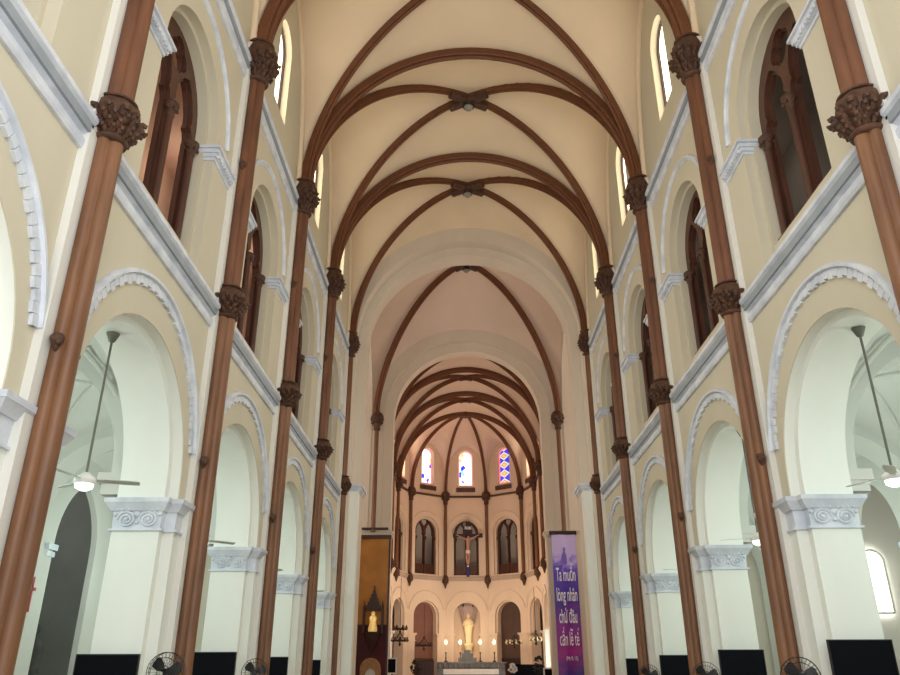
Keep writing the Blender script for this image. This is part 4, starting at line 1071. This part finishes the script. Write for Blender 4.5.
# statue group in the left chapel
ds = thing('chapel_statue', 'dark carved statue standing inside the left chapel opening', 'statue', (-12.9, 23.7, -.3))
m = MB(); m.box(-.4, .4, -.4, .4, -EYE + .3, -.4); m.build('plinth', M['dark'], ds)
m = MB(); m.lathe([(.35, -.4), (.38, 0), (.28, .5), (.36, .9), (.3, 1.2), (.1, 1.35)], 14, (0, 0, 0), True, 1, .7, lambda a: 1 + .1 * math.sin(5 * a)); m.ball((0, 0, 1.5), .17, 8); m.build('figure', mat('dark_stone', (70, 68, 66), .8, noise=.15, scale=5), ds, 60)

# ------------------------------------------------------------------ light
def area(loc, dirv, sx, sy, e, col, spread=PI):
    l = bpy.data.lights.new('daylight_fill', 'AREA'); l.shape = 'RECTANGLE'; l.size = sx; l.size_y = sy; l.energy = e; l.color = col; l.spread = spread
    o = bpy.data.objects.new('daylight_fill', l); C.objects.link(o); o.location = loc
    o.rotation_euler = Vector(dirv).to_track_quat('-Z', 'Y').to_euler(); return o
def point(loc, e, col, r=.3, name='unseen_light'):
    l = bpy.data.lights.new(name, 'POINT'); l.energy = e; l.color = col; l.shadow_soft_size = r
    o = bpy.data.objects.new(name, l); C.objects.link(o); o.location = loc; return o
for side in (-1, 1):
    for k in range(0, 5):
        point((side * 9.4, YK[k] + BAY / 2, 3.0), 300 if side < 0 else 290, (.80, 1, .92), .4)
        if side < 0: point((side * 8.0, YK[k] + BAY / 2, 12.6), 55, (1, .86, .76), .3); point((-14, YK[k] + BAY / 2, 5.0), 70, (1, 1, 1), .3)  # the chapel points are added, unseen, to lift the dark left chapels
        else: point((side * 8.0, YK[k] + BAY / 2, 12.6), 8, (1, .9, .8), .3)
    area((side * 14, CY, 11), (-side, 0, 0), 6, 8, 600, (1, .88, .82))
    point((side * 7.6, 58, 3.5), 60, (1, .85, .75), .4); point((side * 7.4, 62, 11.5), 260 if side < 0 else 200, (1, .9, .84), .4)  # the upper points are added to brighten the apse gallery
point((0, 58.5, 5.0), 1250, (1, .78, .60), 1.0); point((-1.5, 61, 15.8), 130, (1, .5, .36), .4)
for a in (-54, -18, 18, 54): point((6.9 * math.sin(math.radians(a)), 60.3 + 6.9 * math.cos(math.radians(a)), 12.2), 45 if a < 0 else 30, (1, .9, .84), .2)  # added points behind the apse arches, brightening the gallery backs
point((0, 64.4, 2.6), 120, (1, .78, .55), .3)  # added point that brightens the statue niche
point((0, 50, 11), 420, (1, .80, .68), 1.0)
for yy in (3, 9.5, 16, 22.5, 29): point((0, yy, 9.0), 330, (1, .95, .86), 1.2)  # added fill lights floating on the nave axis, no lamps hang there
# added fill light, unseen behind the camera, where the west end is left open
area((0, -1.5, 5.5), (0, 1, .03), 10, 12, 1900, (.98, 1, .97))
w = bpy.data.worlds.new('sky'); sc.world = w; w.use_nodes = True
w.node_tree.nodes['Background'].inputs[0].default_value = (.93, .96, 1, 1); w.node_tree.nodes['Background'].inputs[1].default_value = .8

# ------------------------------------------------------------------ camera
cam = bpy.data.cameras.new('camera'); co = bpy.data.objects.new('camera', cam); C.objects.link(co)
f, p, y, r, cx = 763.846, .4140960, -.0143, -.0016041, -.394518
F = Vector((math.sin(y) * math.cos(p), math.cos(y) * math.cos(p), math.sin(p))); Rt = Vector((math.cos(y), -math.sin(y), 0)); U = Rt.cross(F)
c_, s_ = math.cos(r), math.sin(r); R2 = Rt * c_ + U * s_; U2 = -Rt * s_ + U * c_
mt = Matrix((R2, U2, -F)).transposed().to_4x4(); mt.translation = Vector((cx, 0, 0)); co.matrix_world = mt
cam.sensor_width = 36; cam.lens = f / 900 * 36; cam.clip_start = .05; cam.clip_end = 300
sc.camera = co
for o in list(C.objects):
    if o.parent is None: o.location.z += EYE
vs_ = sc.view_settings; vs_.view_transform = 'Standard'; vs_.look = 'None'; vs_.gamma = 1; vs_.exposure = -0.55
vs_.use_curve_mapping = False
sc.cycles.use_denoising = True; sc.cycles.max_bounces = 8; sc.cycles.diffuse_bounces = 5
